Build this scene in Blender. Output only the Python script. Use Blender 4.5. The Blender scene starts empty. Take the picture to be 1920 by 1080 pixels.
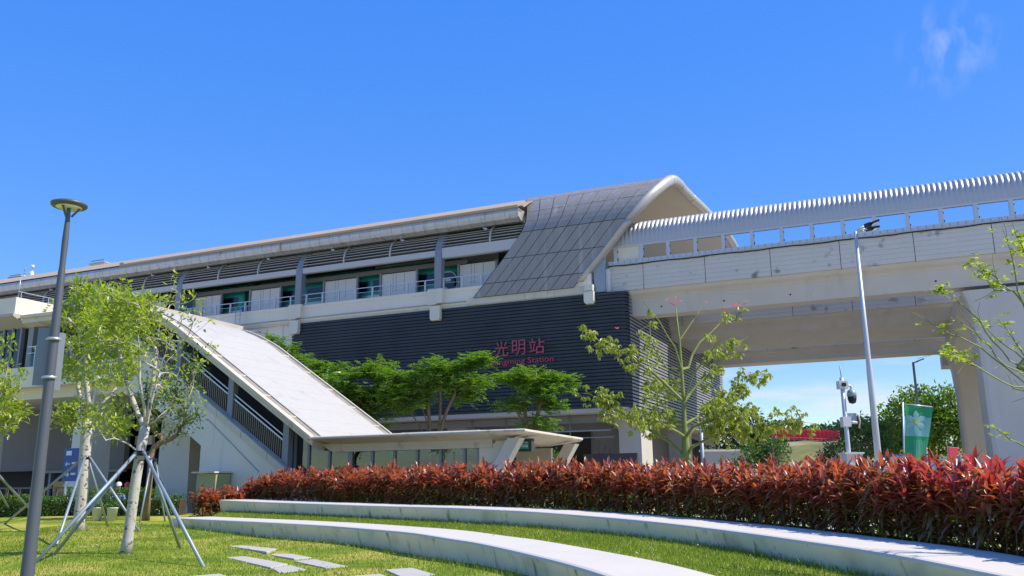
import bpy, math, random
import numpy as np
from mathutils import Vector, Matrix
sc = bpy.context.scene
C = sc.collection
R = math.radians
# ------------------------------------------------------------------ camera, light, exposure
F_PX, PITCH, ROLL, EYE = 1620.0, R(13.03), R(0.45), 1.5
_f = np.array([0, math.cos(PITCH), math.sin(PITCH)]); _u = np.array([0, -math.sin(PITCH), math.cos(PITCH)]); _r = np.array([1., 0, 0])
CR = math.cos(ROLL)*_r - math.sin(ROLL)*_u; CU = math.cos(ROLL)*_u + math.sin(ROLL)*_r; CF = _f
cam = bpy.data.cameras.new('camera'); camo = bpy.data.objects.new('camera', cam); C.objects.link(camo)
camo.matrix_world = Matrix(((CR[0], CU[0], -CF[0], 0), (CR[1], CU[1], -CF[1], 0), (CR[2], CU[2], -CF[2], EYE), (0, 0, 0, 1)))
cam.sensor_width = 36; cam.lens = F_PX/1920*36; cam.clip_end = 6000; cam.clip_start = 0.1
sc.camera = camo

TH = R(65.9)
XH = np.array([math.sin(TH), -math.cos(TH), 0]); TV = np.array([math.cos(TH), math.sin(TH), 0])
S0 = np.array([-5.13, 58.68, 0.0]); SROT = math.atan2(XH[1], XH[0])
SUN_EL = R(50)
_h = XH*0.975 + TV*0.222; _h /= np.linalg.norm(_h)
SUN = np.array([_h[0]*math.cos(SUN_EL), _h[1]*math.cos(SUN_EL), math.sin(SUN_EL)])
sun = bpy.data.lights.new('sun', 'SUN'); sun.energy = 4.6; sun.angle = R(0.5); sun.color = (1.0, 0.94, 0.84)
suno = bpy.data.objects.new('sun', sun); C.objects.link(suno)
suno.rotation_euler = Vector(SUN).to_track_quat('Z', 'Y').to_euler()

w = bpy.data.worlds.new('World'); sc.world = w; w.use_nodes = True
nt = w.node_tree; nt.nodes.clear()
def nd(nt, t, **k):
    n = nt.nodes.new(t)
    for a, b in k.items():
        if a.startswith('i_'):
            n.inputs[int(a[2:])].default_value = b
        else: setattr(n, a, b)
    return n
sky = nd(nt, 'ShaderNodeTexSky', sky_type='NISHITA', sun_disc=False, sun_elevation=SUN_EL,
         sun_rotation=math.atan2(SUN[0], SUN[1]), altitude=0, air_density=1.0, dust_density=0.15, ozone_density=3.0)
sh = nd(nt, 'ShaderNodeSeparateColor', mode='HSV'); ch = nd(nt, 'ShaderNodeCombineColor', mode='HSV')
hm = nd(nt, 'ShaderNodeMath', operation='ADD'); hm.inputs[1].default_value = 0.014
sm_ = nd(nt, 'ShaderNodeMath', operation='MULTIPLY', use_clamp=True); sm_.inputs[1].default_value = 1.34
vp = nd(nt, 'ShaderNodeMath', operation='POWER'); vp.inputs[1].default_value = 0.2
vm = nd(nt, 'ShaderNodeMath', operation='MULTIPLY'); vm.inputs[1].default_value = 3.9
tc = nd(nt, 'ShaderNodeTexCoord'); sep = nd(nt, 'ShaderNodeSeparateXYZ')
mp = nd(nt, 'ShaderNodeMapping'); mp.inputs['Scale'].default_value = (7, 7, 46); mp.inputs['Location'].default_value = (2.3, 0.4, 1.1)
nz = nd(nt, 'ShaderNodeTexNoise'); nz.inputs['Scale'].default_value = 1.0; nz.inputs['Detail'].default_value = 5
rp = nd(nt, 'ShaderNodeValToRGB'); rp.color_ramp.elements[0].position = 0.46; rp.color_ramp.elements[1].position = 0.62
band = nd(nt, 'ShaderNodeMapRange'); band.inputs[1].default_value = 0.16; band.inputs[2].default_value = 0.06
mul = nd(nt, 'ShaderNodeMath', operation='MULTIPLY'); mul2 = nd(nt, 'ShaderNodeMath', operation='MULTIPLY'); mul2.inputs[1].default_value = 0.85
# one high wisp
def pdir(px, py):
    d = (px-960)*CR + (540-py)*CU + F_PX*CF
    return d/np.linalg.norm(d)
wd = pdir(1778, 88)
dist = nd(nt, 'ShaderNodeVectorMath', operation='DISTANCE'); dist.inputs[1].default_value = tuple(wd)
wm = nd(nt, 'ShaderNodeMapRange'); wm.inputs[1].default_value = 0.055; wm.inputs[2].default_value = 0.0; wm.inputs[4].default_value = 0.42
mp2 = nd(nt, 'ShaderNodeMapping'); mp2.inputs['Scale'].default_value = (60, 40, 26); mp2.inputs['Rotation'].default_value = (0.1, 0.7, 0.3)
nz2 = nd(nt, 'ShaderNodeTexNoise'); nz2.inputs['Scale'].default_value = 1.0; nz2.inputs['Detail'].default_value = 7; nz2.inputs['Distortion'].default_value = 0.2
rp2 = nd(nt, 'ShaderNodeValToRGB'); rp2.color_ramp.elements[0].position = 0.46; rp2.color_ramp.elements[1].position = 0.8
mul3 = nd(nt, 'ShaderNodeMath', operation='MULTIPLY'); mx = nd(nt, 'ShaderNodeMath', operation='MAXIMUM')
mixc = nd(nt, 'ShaderNodeMixRGB'); mixc.inputs[2].default_value = (4.4, 4.6, 5.0, 1)
bg = nd(nt, 'ShaderNodeBackground'); bg.inputs['Strength'].default_value = 0.145
out = nd(nt, 'ShaderNodeOutputWorld')
L = nt.links.new
L(sky.outputs[0], sh.inputs[0]); L(sh.outputs[0], hm.inputs[0]); L(sh.outputs[1], sm_.inputs[0]); L(sh.outputs[2], vp.inputs[0]); L(vp.outputs[0], vm.inputs[0]); L(hm.outputs[0], ch.inputs[0]); L(sm_.outputs[0], ch.inputs[1]); L(vm.outputs[0], ch.inputs[2]); L(tc.outputs['Generated'], sep.inputs[0]); L(tc.outputs['Generated'], mp.inputs[0])
L(mp.outputs[0], nz.inputs[0]); L(nz.outputs[0], rp.inputs[0]); L(sep.outputs[2], band.inputs[0])
L(rp.outputs[0], mul.inputs[0]); L(band.outputs[0], mul.inputs[1]); L(mul.outputs[0], mul2.inputs[0])
L(tc.outputs['Generated'], dist.inputs[0]); L(dist.outputs['Value'], wm.inputs[0])
L(tc.outputs['Generated'], mp2.inputs[0]); L(mp2.outputs[0], nz2.inputs[0]); L(nz2.outputs[0], rp2.inputs[0])
L(rp2.outputs[0], mul3.inputs[0]); L(wm.outputs[0], mul3.inputs[1])
L(mul2.outputs[0], mx.inputs[0]); L(mul3.outputs[0], mx.inputs[1])
L(mx.outputs[0], mixc.inputs[0]); L(ch.outputs[0], mixc.inputs[1]); L(mixc.outputs[0], bg.inputs[0]); L(bg.outputs[0], out.inputs[0])
vs = sc.view_settings; vs.view_transform = 'Standard'; vs.look = 'None'; vs.gamma = 1; vs.use_curve_mapping = False; vs.exposure = 0.40
sc.cycles.max_bounces = 8; sc.cycles.diffuse_bounces = 4; sc.cycles.transparent_max_bounces = 16; sc.cycles.caustics_reflective = False; sc.cycles.caustics_refractive = False
sc.cycles.sample_clamp_indirect = 6

# ------------------------------------------------------------------ measuring helpers
E0 = np.array([0, 0, EYE])
def W(px, py, Y):                                  # point seen at px,py (1920 frame) whose world depth is Y
    d = (px-960)*CR + (540-py)*CU + F_PX*CF
    return Vector(E0 + d*(Y/d[1]))
def G(px, py, z):                                  # point on the level z
    d = (px-960)*CR + (540-py)*CU + F_PX*CF
    return Vector(E0 + d*((z-EYE)/d[2]))
def ST(px, py, t):                                 # station coordinates X, t, z on the plane t
    d = (px-960)*CR + (540-py)*CU + F_PX*CF
    k = ((S0-E0)@TV + t)/(d@TV); q = E0 + d*k - S0
    return Vector((q@XH, t, q[2]))
def SW(X, t, z=0): return Vector(S0 + XH*X + TV*t + np.array([0, 0, z]))

# ------------------------------------------------------------------ mesh helpers
class MB:
    def __init__(s): s.v = []; s.f = []; s.sm = []
    def add(s, vs, fs, sm=False):
        n = len(s.v); s.v += [tuple(p) for p in vs]; s.f += [tuple(i+n for i in f) for f in fs]; s.sm += [sm]*len(fs); return s
    def box(s, x0, x1, y0, y1, z0, z1):
        return s.add([(x0,y0,z0),(x1,y0,z0),(x1,y1,z0),(x0,y1,z0),(x0,y0,z1),(x1,y0,z1),(x1,y1,z1),(x0,y1,z1)],
              [(0,3,2,1),(4,5,6,7),(0,1,5,4),(1,2,6,5),(2,3,7,6),(3,0,4,7)])
    def bar(s, a, b, w, h, up=(0,0,1)):
        a = Vector(a); b = Vector(b); d = (b-a).normalized(); u = Vector(up)
        if abs(d.dot(u)) > .98: u = Vector((0,1,0))
        x = d.cross(u).normalized()*w/2; y = x.cross(d).normalized()*h/2
        return s.add([a-x-y,a+x-y,a+x+y,a-x+y,b-x-y,b+x-y,b+x+y,b-x+y],[(0,3,2,1),(4,5,6,7),(0,1,5,4),(1,2,6,5),(2,3,7,6),(3,0,4,7)])
    def tube(s, pts, rad, n=8, sm=True, cap=True):
        pts = [Vector(p) for p in pts]
        if not hasattr(rad, '__len__'): rad = [rad]*len(pts)
        rings = []; px = None
        for i, p in enumerate(pts):
            d = (pts[min(i+1,len(pts)-1)]-pts[max(i-1,0)]).normalized()
            if px is None: px = d.orthogonal().normalized()
            px = (px - d*px.dot(d)).normalized(); py = d.cross(px)
            rings.append([p+(px*math.cos(2*math.pi*k/n)+py*math.sin(2*math.pi*k/n))*rad[i] for k in range(n)])
        return s.loft(rings, True, cap, sm)
    def loft(s, rings, closed=True, cap=True, sm=False):
        n = len(rings[0]); vs = [p for r in rings for p in r]; fs = []
        for i in range(len(rings)-1):
            for k in range(n if closed else n-1):
                a = i*n+k; b = i*n+(k+1) % n
                fs.append((a, b, b+n, a+n))
        m = len(s.v); s.add(vs, fs, sm)
        if cap and closed:
            s.f.append(tuple(m+k for k in reversed(range(n)))); s.sm.append(False)
            s.f.append(tuple(m+(len(rings)-1)*n+k for k in range(n))); s.sm.append(False)
        return s
    def prism(s, poly, vec):                        # polygon (3D points) pushed along vec
        vec = Vector(vec); n = len(poly); a = [Vector(p) for p in poly]; b = [p+vec for p in a]
        return s.add(a+b, [tuple(reversed(range(n))), tuple(range(n, 2*n))]+[(k,(k+1)%n,(k+1)%n+n,k+n) for k in range(n)])
    def lathe(s, prof, c=(0,0,0), n=20, sm=True):
        c = Vector(c); rings = [[c+Vector((r*math.cos(2*math.pi*k/n), r*math.sin(2*math.pi*k/n), z)) for k in range(n)] for r, z in prof]
        return s.loft(rings, True, True, sm)
    def mesh(s, name, m=None):
        me = bpy.data.meshes.new(name); me.from_pydata(s.v, [], s.f)
        me.polygons.foreach_set('use_smooth', s.sm); me.validate(); me.update()
        if m: me.materials.append(m)
        return me
    def build(s, name, m=None, parent=None, **k): return obj(name, s.mesh(name, m), parent, **k)
def obj(name, me, parent=None, loc=None, rotz=None, label=None):
    o = bpy.data.objects.new(name, me); C.objects.link(o); o.parent = parent
    if loc is not None: o.location = loc
    if rotz is not None: o.rotation_euler = (0, 0, rotz)
    if label: o['label'] = label
    return o
def tag(o, label, cat, group=None, kind=None):
    if label: o['label'] = label
    if cat: o['category'] = cat
    if group: o['group'] = group
    if kind: o['kind'] = kind
    return o
def thing(name, label, cat, loc=(0,0,0), rotz=0, group=None):
    o = bpy.data.objects.new(name, None); C.objects.link(o); o.location = loc; o.rotation_euler = (0,0,rotz); o.empty_display_size = .3
    return tag(o, label, cat, group)
def copy_tree(o, parent=None):
    c = o.copy(); C.objects.link(c); c.parent = parent
    for ch in [x for x in o.children]: copy_tree(ch, c)
    return c
def sthing(name, label, cat, X=0, t=0, z=0, group=None):    # a thing whose own axes are the station's, with its children still in station coordinates
    return thing(name, label, cat, SW(0,0,0), SROT, group)
def npmesh(name, V, Fq, m, smooth=False):
    V = np.asarray(V, np.float32).reshape(-1,3); Fq = np.asarray(Fq, np.int32); k = Fq.shape[1]
    me = bpy.data.meshes.new(name); me.vertices.add(len(V)); me.vertices.foreach_set('co', V.ravel())
    me.loops.add(Fq.size); me.loops.foreach_set('vertex_index', Fq.ravel())
    me.polygons.add(len(Fq)); me.polygons.foreach_set('loop_start', np.arange(0, Fq.size, k, dtype=np.int32))
    me.polygons.foreach_set('use_smooth', np.full(len(Fq), smooth)); me.update(calc_edges=True)
    me.materials.append(m); return me

# ------------------------------------------------------------------ materials
def mat(name, col, rough=.6, metal=0, spec=.4, var=.0, vs=2.0, bump=0, bs=60, streak=None, spots=None, vscale=None):
    m = bpy.data.materials.new(name); m.use_nodes = True; t = m.node_tree; b = t.nodes['Principled BSDF']; l = t.links.new
    b.inputs['Roughness'].default_value = rough; b.inputs['Metallic'].default_value = metal; b.inputs['Specular IOR Level'].default_value = spec
    geo = nd(t, 'ShaderNodeNewGeometry'); POS = geo.outputs['Position']; cur = None
    rgb = nd(t, 'ShaderNodeRGB'); rgb.outputs[0].default_value = (*col, 1); cur = rgb.outputs[0]
    if var:
        n = nd(t, 'ShaderNodeTexNoise'); n.inputs['Scale'].default_value = vs; n.inputs['Detail'].default_value = 6; n.inputs['Roughness'].default_value = .65
        src = POS
        if vscale:
            q = nd(t, 'ShaderNodeMapping'); q.inputs['Scale'].default_value = vscale; l(src, q.inputs[0]); src = q.outputs[0]
        l(src, n.inputs[0])
        r = nd(t, 'ShaderNodeMapRange'); r.inputs[1].default_value = .25; r.inputs[2].default_value = .75; r.inputs[3].default_value = 1-var; r.inputs[4].default_value = 1+var
        l(n.outputs[0], r.inputs[0])
        x = nd(t, 'ShaderNodeVectorMath', operation='SCALE'); l(cur, x.inputs[0]); l(r.outputs[0], x.inputs['Scale']); cur = x.outputs[0]
    for k, st in enumerate([streak, spots]):
        if not st: continue
        c2, amt, scl, lo, hi = st
        q = nd(t, 'ShaderNodeMapping'); q.inputs['Scale'].default_value = scl; l(POS, q.inputs[0])
        n = nd(t, 'ShaderNodeTexNoise'); n.inputs['Scale'].default_value = 1; n.inputs['Detail'].default_value = 5; l(q.outputs[0], n.inputs[0])
        r = nd(t, 'ShaderNodeMapRange'); r.inputs[1].default_value = lo; r.inputs[2].default_value = hi; r.inputs[4].default_value = amt; l(n.outputs[0], r.inputs[0])
        x = nd(t, 'ShaderNodeMixRGB'); x.inputs[2].default_value = (*c2, 1); l(r.outputs[0], x.inputs[0]); l(cur, x.inputs[1]); cur = x.outputs[0]
    l(cur, b.inputs['Base Color'])
    if bump:
        n = nd(t, 'ShaderNodeTexNoise'); n.inputs['Scale'].default_value = bs; n.inputs['Detail'].default_value = 4; l(POS, n.inputs[0])
        bp = nd(t, 'ShaderNodeBump'); bp.inputs['Strength'].default_value = bump; bp.inputs['Distance'].default_value = .02; l(n.outputs[0], bp.inputs['Height']); l(bp.outputs[0], b.inputs['Normal'])
    return m
def leafmat(name, cols, transl=.45, tint=(1.25,1.2,.5), rough=.45, gloss=.06, byobj=False):
    m = bpy.data.materials.new(name); m.use_nodes = True; t = m.node_tree; t.nodes.clear(); l = t.links.new
    if byobj: src = nd(t, 'ShaderNodeObjectInfo').outputs['Random']
    else: src = nd(t, 'ShaderNodeNewGeometry').outputs['Random Per Island']
    r = nd(t, 'ShaderNodeValToRGB'); e = r.color_ramp.elements
    for i, c in enumerate(cols):
        p = i/max(1, len(cols)-1)
        el = e[0] if i == 0 else (e[1] if i == len(cols)-1 else e.new(p))
        el.position = p
    for i, el in enumerate(sorted(e, key=lambda z: z.position)): el.color = (*cols[i], 1)
    l(src, r.inputs[0])
    d = nd(t, 'ShaderNodeBsdfDiffuse'); tr = nd(t, 'ShaderNodeBsdfTranslucent'); g = nd(t, 'ShaderNodeBsdfGlossy'); g.inputs['Roughness'].default_value = rough
    x = nd(t, 'ShaderNodeMixRGB', blend_type='MULTIPLY'); x.inputs[0].default_value = 1; x.inputs[2].default_value = (*tint, 1)
    l(r.outputs[0], d.inputs[0]); l(r.outputs[0], x.inputs[1]); l(x.outputs[0], tr.inputs[0])
    a = nd(t, 'ShaderNodeMixShader'); a.inputs[0].default_value = transl; l(d.outputs[0], a.inputs[1]); l(tr.outputs[0], a.inputs[2])
    b = nd(t, 'ShaderNodeMixShader'); b.inputs[0].default_value = gloss; l(a.outputs[0], b.inputs[1]); l(g.outputs[0], b.inputs[2])
    o = nd(t, 'ShaderNodeOutputMaterial'); l(b.outputs[0], o.inputs[0]); return m
def glassmat(name, tint, refl=.12):
    m = bpy.data.materials.new(name); m.use_nodes = True; t = m.node_tree; t.nodes.clear(); l = t.links.new
    tr = nd(t, 'ShaderNodeBsdfTransparent'); tr.inputs[0].default_value = (*tint, 1)
    g = nd(t, 'ShaderNodeBsdfGlossy'); g.inputs['Roughness'].default_value = .02
    lw = nd(t, 'ShaderNodeLayerWeight'); lw.inputs[0].default_value = .25
    ad = nd(t, 'ShaderNodeMath', operation='ADD'); ad.inputs[1].default_value = refl; l(lw.outputs['Fresnel'], ad.inputs[0])
    x = nd(t, 'ShaderNodeMixShader'); l(ad.outputs[0], x.inputs[0]); l(tr.outputs[0], x.inputs[1]); l(g.outputs[0], x.inputs[2])
    o = nd(t, 'ShaderNodeOutputMaterial'); l(x.outputs[0], o.inputs[0]); return m
M = {}
M['plaza'] = mat('plaza', (.45,.42,.36), .8, var=.15, vs=.8, bump=.1)
M['bronze'] = mat('bronze', (.13,.11,.08), .5)
M['baluster'] = mat('baluster', (.30,.26,.19), .6)
M['soil'] = mat('soil', (.07,.045,.03), .95, var=.4, vs=3, bump=.5, bs=20)
M['bench'] = mat('bench', (.59,.54,.455), .75, var=.05, vs=1.3, bump=.05, bs=30)
M['benchface'] = mat('benchface', (.76,.71,.58), .8, var=.07, vs=1.5, bump=.06, bs=30, streak=((.10,.11,.06), .75, (5,5,.7), .60, .74), spots=((.25,.24,.17), .5, (.9,.9,1.2), .56, .75))
M['slab'] = mat('slab', (.45,.42,.36), .85, var=.1, vs=1.5, bump=.05, bs=30)
M['conc'] = mat('conc', (.54,.50,.42), .7, var=.07, vs=.5, bump=.04, bs=25, streak=((.30,.28,.23), .35, (1.6,1.6,.14), .56, .80))
M['parapet'] = mat('parapet', (.58,.55,.48), .65, var=.04, vs=.6, streak=((.12,.12,.10), .85, (1.3,1.3,1.2), .60, .74))
M['soffit'] = mat('soffit', (.45,.41,.34), .8, var=.08, vs=.4)
M['dark'] = mat('dark', (.02,.02,.02), .8)
M['slat'] = mat('slat', (.038,.048,.051), .5, .0, .3, var=.28, vs=.45)
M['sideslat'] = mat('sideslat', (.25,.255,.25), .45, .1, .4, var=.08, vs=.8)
M['backing'] = mat('backing', (.025,.033,.042), .6)
M['panel'] = mat('panel', (.30,.275,.235), .5, .25, .5, var=.10, vs=1.0, vscale=(3,3,.3), streak=((.62,.60,.55), .35, (3.5,3.5,.12), .56, .72))
M['rim'] = mat('rim', (.45,.42,.37), .45, .25, .5, var=.06, vs=1.2)
M['roofskin'] = mat('roofskin', (.43,.33,.22), .7, .0, var=.08, vs=.6, vscale=(.5,3,3))
M['gutter'] = mat('gutter', (.50,.50,.48), .4, .35, var=.12, vs=1.5, streak=((.25,.2,.12), .7, (2,2,.8), .6, .75))
M['steel'] = mat('steel', (.24,.26,.28), .45, .1, var=.05, vs=2)
M['beam'] = mat('beam', (.50,.48,.44), .5, .1, var=.05, vs=1.5)
M['louvre'] = mat('louvre', (.36,.36,.34), .45, .2)
M['white'] = mat('white', (.68,.66,.61), .5, var=.03, vs=1)
M['wallw'] = mat('wallw', (.74,.69,.56), .75, var=.04, vs=.7, streak=((.25,.24,.2), .5, (3,3,.2), .64, .8))
M['wallcream'] = mat('wallcream', (.70,.65,.51), .75, var=.05, vs=.8)
M['band'] = mat('band', (.62,.57,.44), .8, var=.1, vs=1.2, streak=((.2,.17,.11), .6, (2,2,.5), .6, .8))
M['membrane'] = mat('membrane', (.45,.43,.39), .6, var=.05, vs=2.5, vscale=(4,.25,4), streak=((.30,.27,.22), .45, (1.3,1.3,.5), .56, .76))
M['gutterdirt'] = mat('gutterdirt', (.27,.235,.18), .8, var=.3, vs=2.0)
M['trimc'] = mat('trimc', (.62,.56,.44), .6, var=.08, vs=2, streak=((.22,.18,.12), .7, (1.6,1.6,1.6), .6, .78))
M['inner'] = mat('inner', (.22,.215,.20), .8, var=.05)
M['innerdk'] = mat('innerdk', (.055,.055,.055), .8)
M['ceil'] = mat('ceil', (.16,.155,.14), .8)
M['teal'] = mat('teal', (.01,.29,.22), .3, spec=.5)
M['trainsil'] = mat('trainsil', (.5,.49,.45), .3, .5)
M['win'] = mat('win', (.008,.01,.02), .06, spec=.7)
M['rail'] = mat('rail', (.55,.57,.6), .35, .6)
M['ribm'] = mat('ribm', (.44,.44,.43), .42, .25, var=.03)
M['post'] = mat('post', (.50,.52,.54), .5, .1)
M['glass'] = glassmat('glass', (.80,.90,.86), .03)
M['gglass'] = glassmat('gglass', (.40,.56,.48), .08)
M['clear'] = glassmat('clear', (.93,.95,.97), .0)
M['polegrey'] = mat('polegrey', (.105,.115,.135), .45, .2, var=.05)
M['signgrey'] = mat('signgrey', (.22,.245,.27), .4, .3, var=.06)
M['polewhite'] = mat('polewhite', (.52,.54,.55), .35, .15)
M['galv'] = mat('galv', (.28,.34,.38), .5, .35, var=.1, vs=3)
M['lampglow'] = mat('lampglow', (.75,.75,.68), .5)
M['black'] = mat('black', (.012,.012,.014), .3)
M['rubber'] = mat('rubber', (.02,.02,.022), .7)
M['barkw'] = mat('barkw', (.50,.46,.40), .85, var=.15, vs=3, bump=.25, bs=25, spots=((.10,.08,.06), .9, (7,7,10), .58, .64), streak=((.25,.2,.15), .5, (9,9,2.2), .58, .7))
M['barkb'] = mat('barkb', (.22,.16,.09), .9, var=.25, vs=5, bump=.3, bs=30)
M['barkg'] = mat('barkg', (.20,.235,.06), .7, var=.25, vs=5, bump=.25, bs=30)
M['barkd'] = mat('barkd', (.14,.12,.09), .9, var=.2, vs=5)
M['cane'] = mat('cane', (.13,.13,.04), .8, var=.3, vs=6)
M['redsign'] = mat('redsign', (.40,.075,.11), .5, var=.12, vs=2.5)
M['blue'] = mat('blue', (.03,.09,.30), .4)
M['green'] = mat('green', (.02,.30,.10), .6, var=.05)
M['greenpale'] = mat('greenpale', (.16,.42,.36), .6, var=.06)
M['petal'] = mat('petal', (.24,.47,.37), .6)
M['yellow'] = mat('yellow', (.55,.48,.05), .6)
M['redpl'] = mat('redpl', (.86,.07,.09), .4)
M['orange'] = mat('orange', (.45,.2,.04), .6)
M['exitg'] = mat('exitg', (.02,.42,.28), .4)
M['signw'] = mat('signw', (.75,.78,.8), .5)
M['carw'] = mat('carw', (.55,.6,.63), .25, .1)
M['chair'] = mat('chair', (.3,.3,.3), .6)
M['pot'] = mat('pot', (.62,.61,.58), .6, var=.08, vs=6)
M['skin'] = mat('skin', (.45,.25,.17), .6)
M['shirt'] = mat('shirt', (.2,.28,.5), .8)
M['hill'] = mat('hill', (.17,.17,.05), .95, var=.35, vs=.25, spots=((.38,.29,.17), .9, (.16,.16,.3), .50, .62))
def lawnmat():
    m = bpy.data.materials.new('lawn'); m.use_nodes = True; t = m.node_tree; b = t.nodes['Principled BSDF']; l = t.links.new
    b.inputs['Roughness'].default_value = .9; b.inputs['Specular IOR Level'].default_value = .1
    tcn = nd(t, 'ShaderNodeTexCoord')
    n = nd(t, 'ShaderNodeTexNoise'); n.inputs['Scale'].default_value = .55; n.inputs['Detail'].default_value = 5; l(tcn.outputs['Object'], n.inputs[0])
    r = nd(t, 'ShaderNodeValToRGB'); e = r.color_ramp.elements
    e[0].position = .40; e[0].color = (.16,.22,.02,1); e[1].position = .61; e[1].color = (.42,.37,.08,1); k = e.new(.5); k.color = (.26,.31,.035,1)
    l(n.outputs[0], r.inputs[0])
    n2 = nd(t, 'ShaderNodeTexNoise'); n2.inputs['Scale'].default_value = 28; n2.inputs['Detail'].default_value = 6; l(tcn.outputs['Object'], n2.inputs[0])
    mr = nd(t, 'ShaderNodeMapRange'); mr.inputs[1].default_value = .3; mr.inputs[2].default_value = .7; mr.inputs[3].default_value = .55; mr.inputs[4].default_value = 1.3; l(n2.outputs[0], mr.inputs[0])
    x = nd(t, 'ShaderNodeVectorMath', operation='SCALE'); l(r.outputs[0], x.inputs[0]); l(mr.outputs[0], x.inputs['Scale']); l(x.outputs[0], b.inputs['Base Color'])
    bp = nd(t, 'ShaderNodeBump'); bp.inputs['Strength'].default_value = .6; bp.inputs['Distance'].default_value = .03; l(n2.outputs[0], bp.inputs['Height']); l(bp.outputs[0], b.inputs['Normal'])
    return m
M['lawn'] = lawnmat()
M['blade'] = leafmat('blade', [(.20,.29,.025),(.28,.35,.05),(.23,.31,.035),(.44,.40,.11)], .4, (1.2,1.15,.6), gloss=.03)
LF = dict(
 bright=leafmat('leaf_bright', [(.20,.32,.03),(.28,.39,.04),(.36,.42,.06),(.22,.34,.035)], .6, (1.75,1.6,.5), gloss=.07),
 mid=leafmat('leaf_mid', [(.05,.12,.015),(.09,.17,.02),(.13,.19,.03)], .42, (1.3,1.3,.5), gloss=.05),
 feather=leafmat('leaf_feather', [(.10,.22,.02),(.15,.29,.035),(.21,.33,.04)], .52, (1.6,1.45,.5), gloss=.03),
 yellow=leafmat('leaf_yellow', [(.31,.36,.05),(.40,.42,.08),(.28,.36,.05),(.44,.40,.11)], .5, (1.6,1.5,.6), gloss=.06),
 dark=leafmat('leaf_dark', [(.02,.05,.012),(.035,.08,.018),(.05,.10,.02)], .25, gloss=.05),
 back=leafmat('leaf_back', [(.11,.22,.025),(.16,.29,.04),(.20,.33,.05)], .55, (1.2,1.2,.5), gloss=.03),
 far=leafmat('leaf_far', [(.035,.075,.03),(.05,.10,.035)], .2, gloss=.02),
 hedge=leafmat('leaf_hedge', [(.06,.16,.015),(.12,.24,.02),(.16,.27,.03)], .4, (1.3,1.25,.5), gloss=.06),
 red=leafmat('leaf_red', [(.28,.07,.045),(.40,.115,.06),(.20,.055,.04),(.44,.21,.085),(.32,.055,.07),(.38,.20,.07),(.24,.10,.05),(.16,.05,.045),(.44,.16,.09),(.16,.17,.05)], .52, (1.7,1.1,.6), rough=.4, gloss=.10),
 redold=leafmat('leaf_redold', [(.30,.09,.05),(.38,.16,.065),(.24,.07,.045),(.44,.24,.09),(.22,.19,.06),(.28,.08,.06)], .5, (1.7,1.3,.7), rough=.4, gloss=.05),
 redobj=leafmat('leaf_redobj', [(.44,.09,.05),(.58,.15,.07),(.28,.06,.04),(.56,.24,.08),(.44,.06,.10),(.36,.10,.05)], .48, (1.5,1.0,.6), rough=.35, gloss=.08, byobj=True),
 pink=leafmat('petal_pink', [(.72,.14,.22),(.78,.22,.28),(.65,.09,.14)], .4, (1.1,1,1), gloss=.02),
 litter=leafmat('litter', [(.45,.38,.26),(.25,.13,.06),(.55,.5,.4)], .1, (1,1,1), gloss=.05))

# ------------------------------------------------------------------ ground, lawn, amphitheatre benches
rng = np.random.default_rng(7); random.seed(7)
tag(MB().add([(-2500,-800,0),(2500,-800,0),(2500,3500,0),(-2500,3500,0)], [(0,1,2,3)]).build('ground', M['plaza']), 'grey paved ground around the station', None, kind='structure')

def spline(P, n):
    P = [np.array(p, float) for p in P]; P = [2*P[0]-P[1]]+P+[2*P[-1]-P[-2]]; o = []
    for i in range(1, len(P)-2):
        for t in np.linspace(0, 1, 14, endpoint=False):
            a, b, c, d = P[i-1:i+3]
            o.append(.5*((2*b)+(-a+c)*t+(2*a-5*b+4*c-d)*t*t+(-a+3*b-3*c+d)*t**3))
    o.append(P[-2]); o = np.array(o)
    s = np.concatenate([[0], np.cumsum(np.linalg.norm(np.diff(o[:, :2], axis=0), axis=1))])
    q = np.linspace(0, s[-1], n); return np.stack([np.interp(q, s, o[:, k]) for k in range(o.shape[1])], 1)
def knots(lst): return [tuple(W(x, y, Y)) + (h*Y/1663,) for x, y, Y, h in lst]
lowK = knots([(322,970.5,27,23),(400,974,25,25),(500,978.5,22.9,28),(600,984,21.2,29.5),(680,990,19.7,32.5),(767,997.5,18.0,34),(840,1008.5,16.5,37.7),(900,1018,15.2,41),(1000,1040,13,47),(1100,1066.5,10.9,55)])
lowK += [(1.42,9.0,.47,.36),(1.75,7.2,.44,.36),(1.9,5,.42,.36),(1.8,2.5,.40,.36)]
upK = knots([(411,937,31,23),(500,941,28.7,23),(600,944,26.3,25),(700,947.5,24.5,26.5),(840,951,22.3,29),(900,953.5,21.4,30),(1000,958.5,20.1,31.5),(1100,966,18.9,33),(1200,974.5,17.5,35),(1300,985.5,16,38),(1400,998,14.4,42),(1500,1011.7,13.1,48),(1600,1026,12,53),(1700,1042.5,11,58),(1800,1062,10.2,62)])
upK += [(5.45,8.9,.50,.37),(5.6,7.2,.46,.37),(5.55,5,.44,.37),(5.3,2.5,.42,.37)]
NL = 90
low = spline(lowK, NL); up = spline(upK, NL)
def normals(c):
    t = np.gradient(c[:, :2], axis=0); t /= np.linalg.norm(t, axis=1)[:, None]
    return np.stack([-t[:, 1], t[:, 0]], 1)          # curve runs towards the camera; its right-hand/back side
nl = normals(low); nu = normals(up)
if nl[40] @ np.array([1., 1.]) < 0: nl = -nl; nu = -nu
BWL, BWU = 1.24, 1.45
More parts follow.
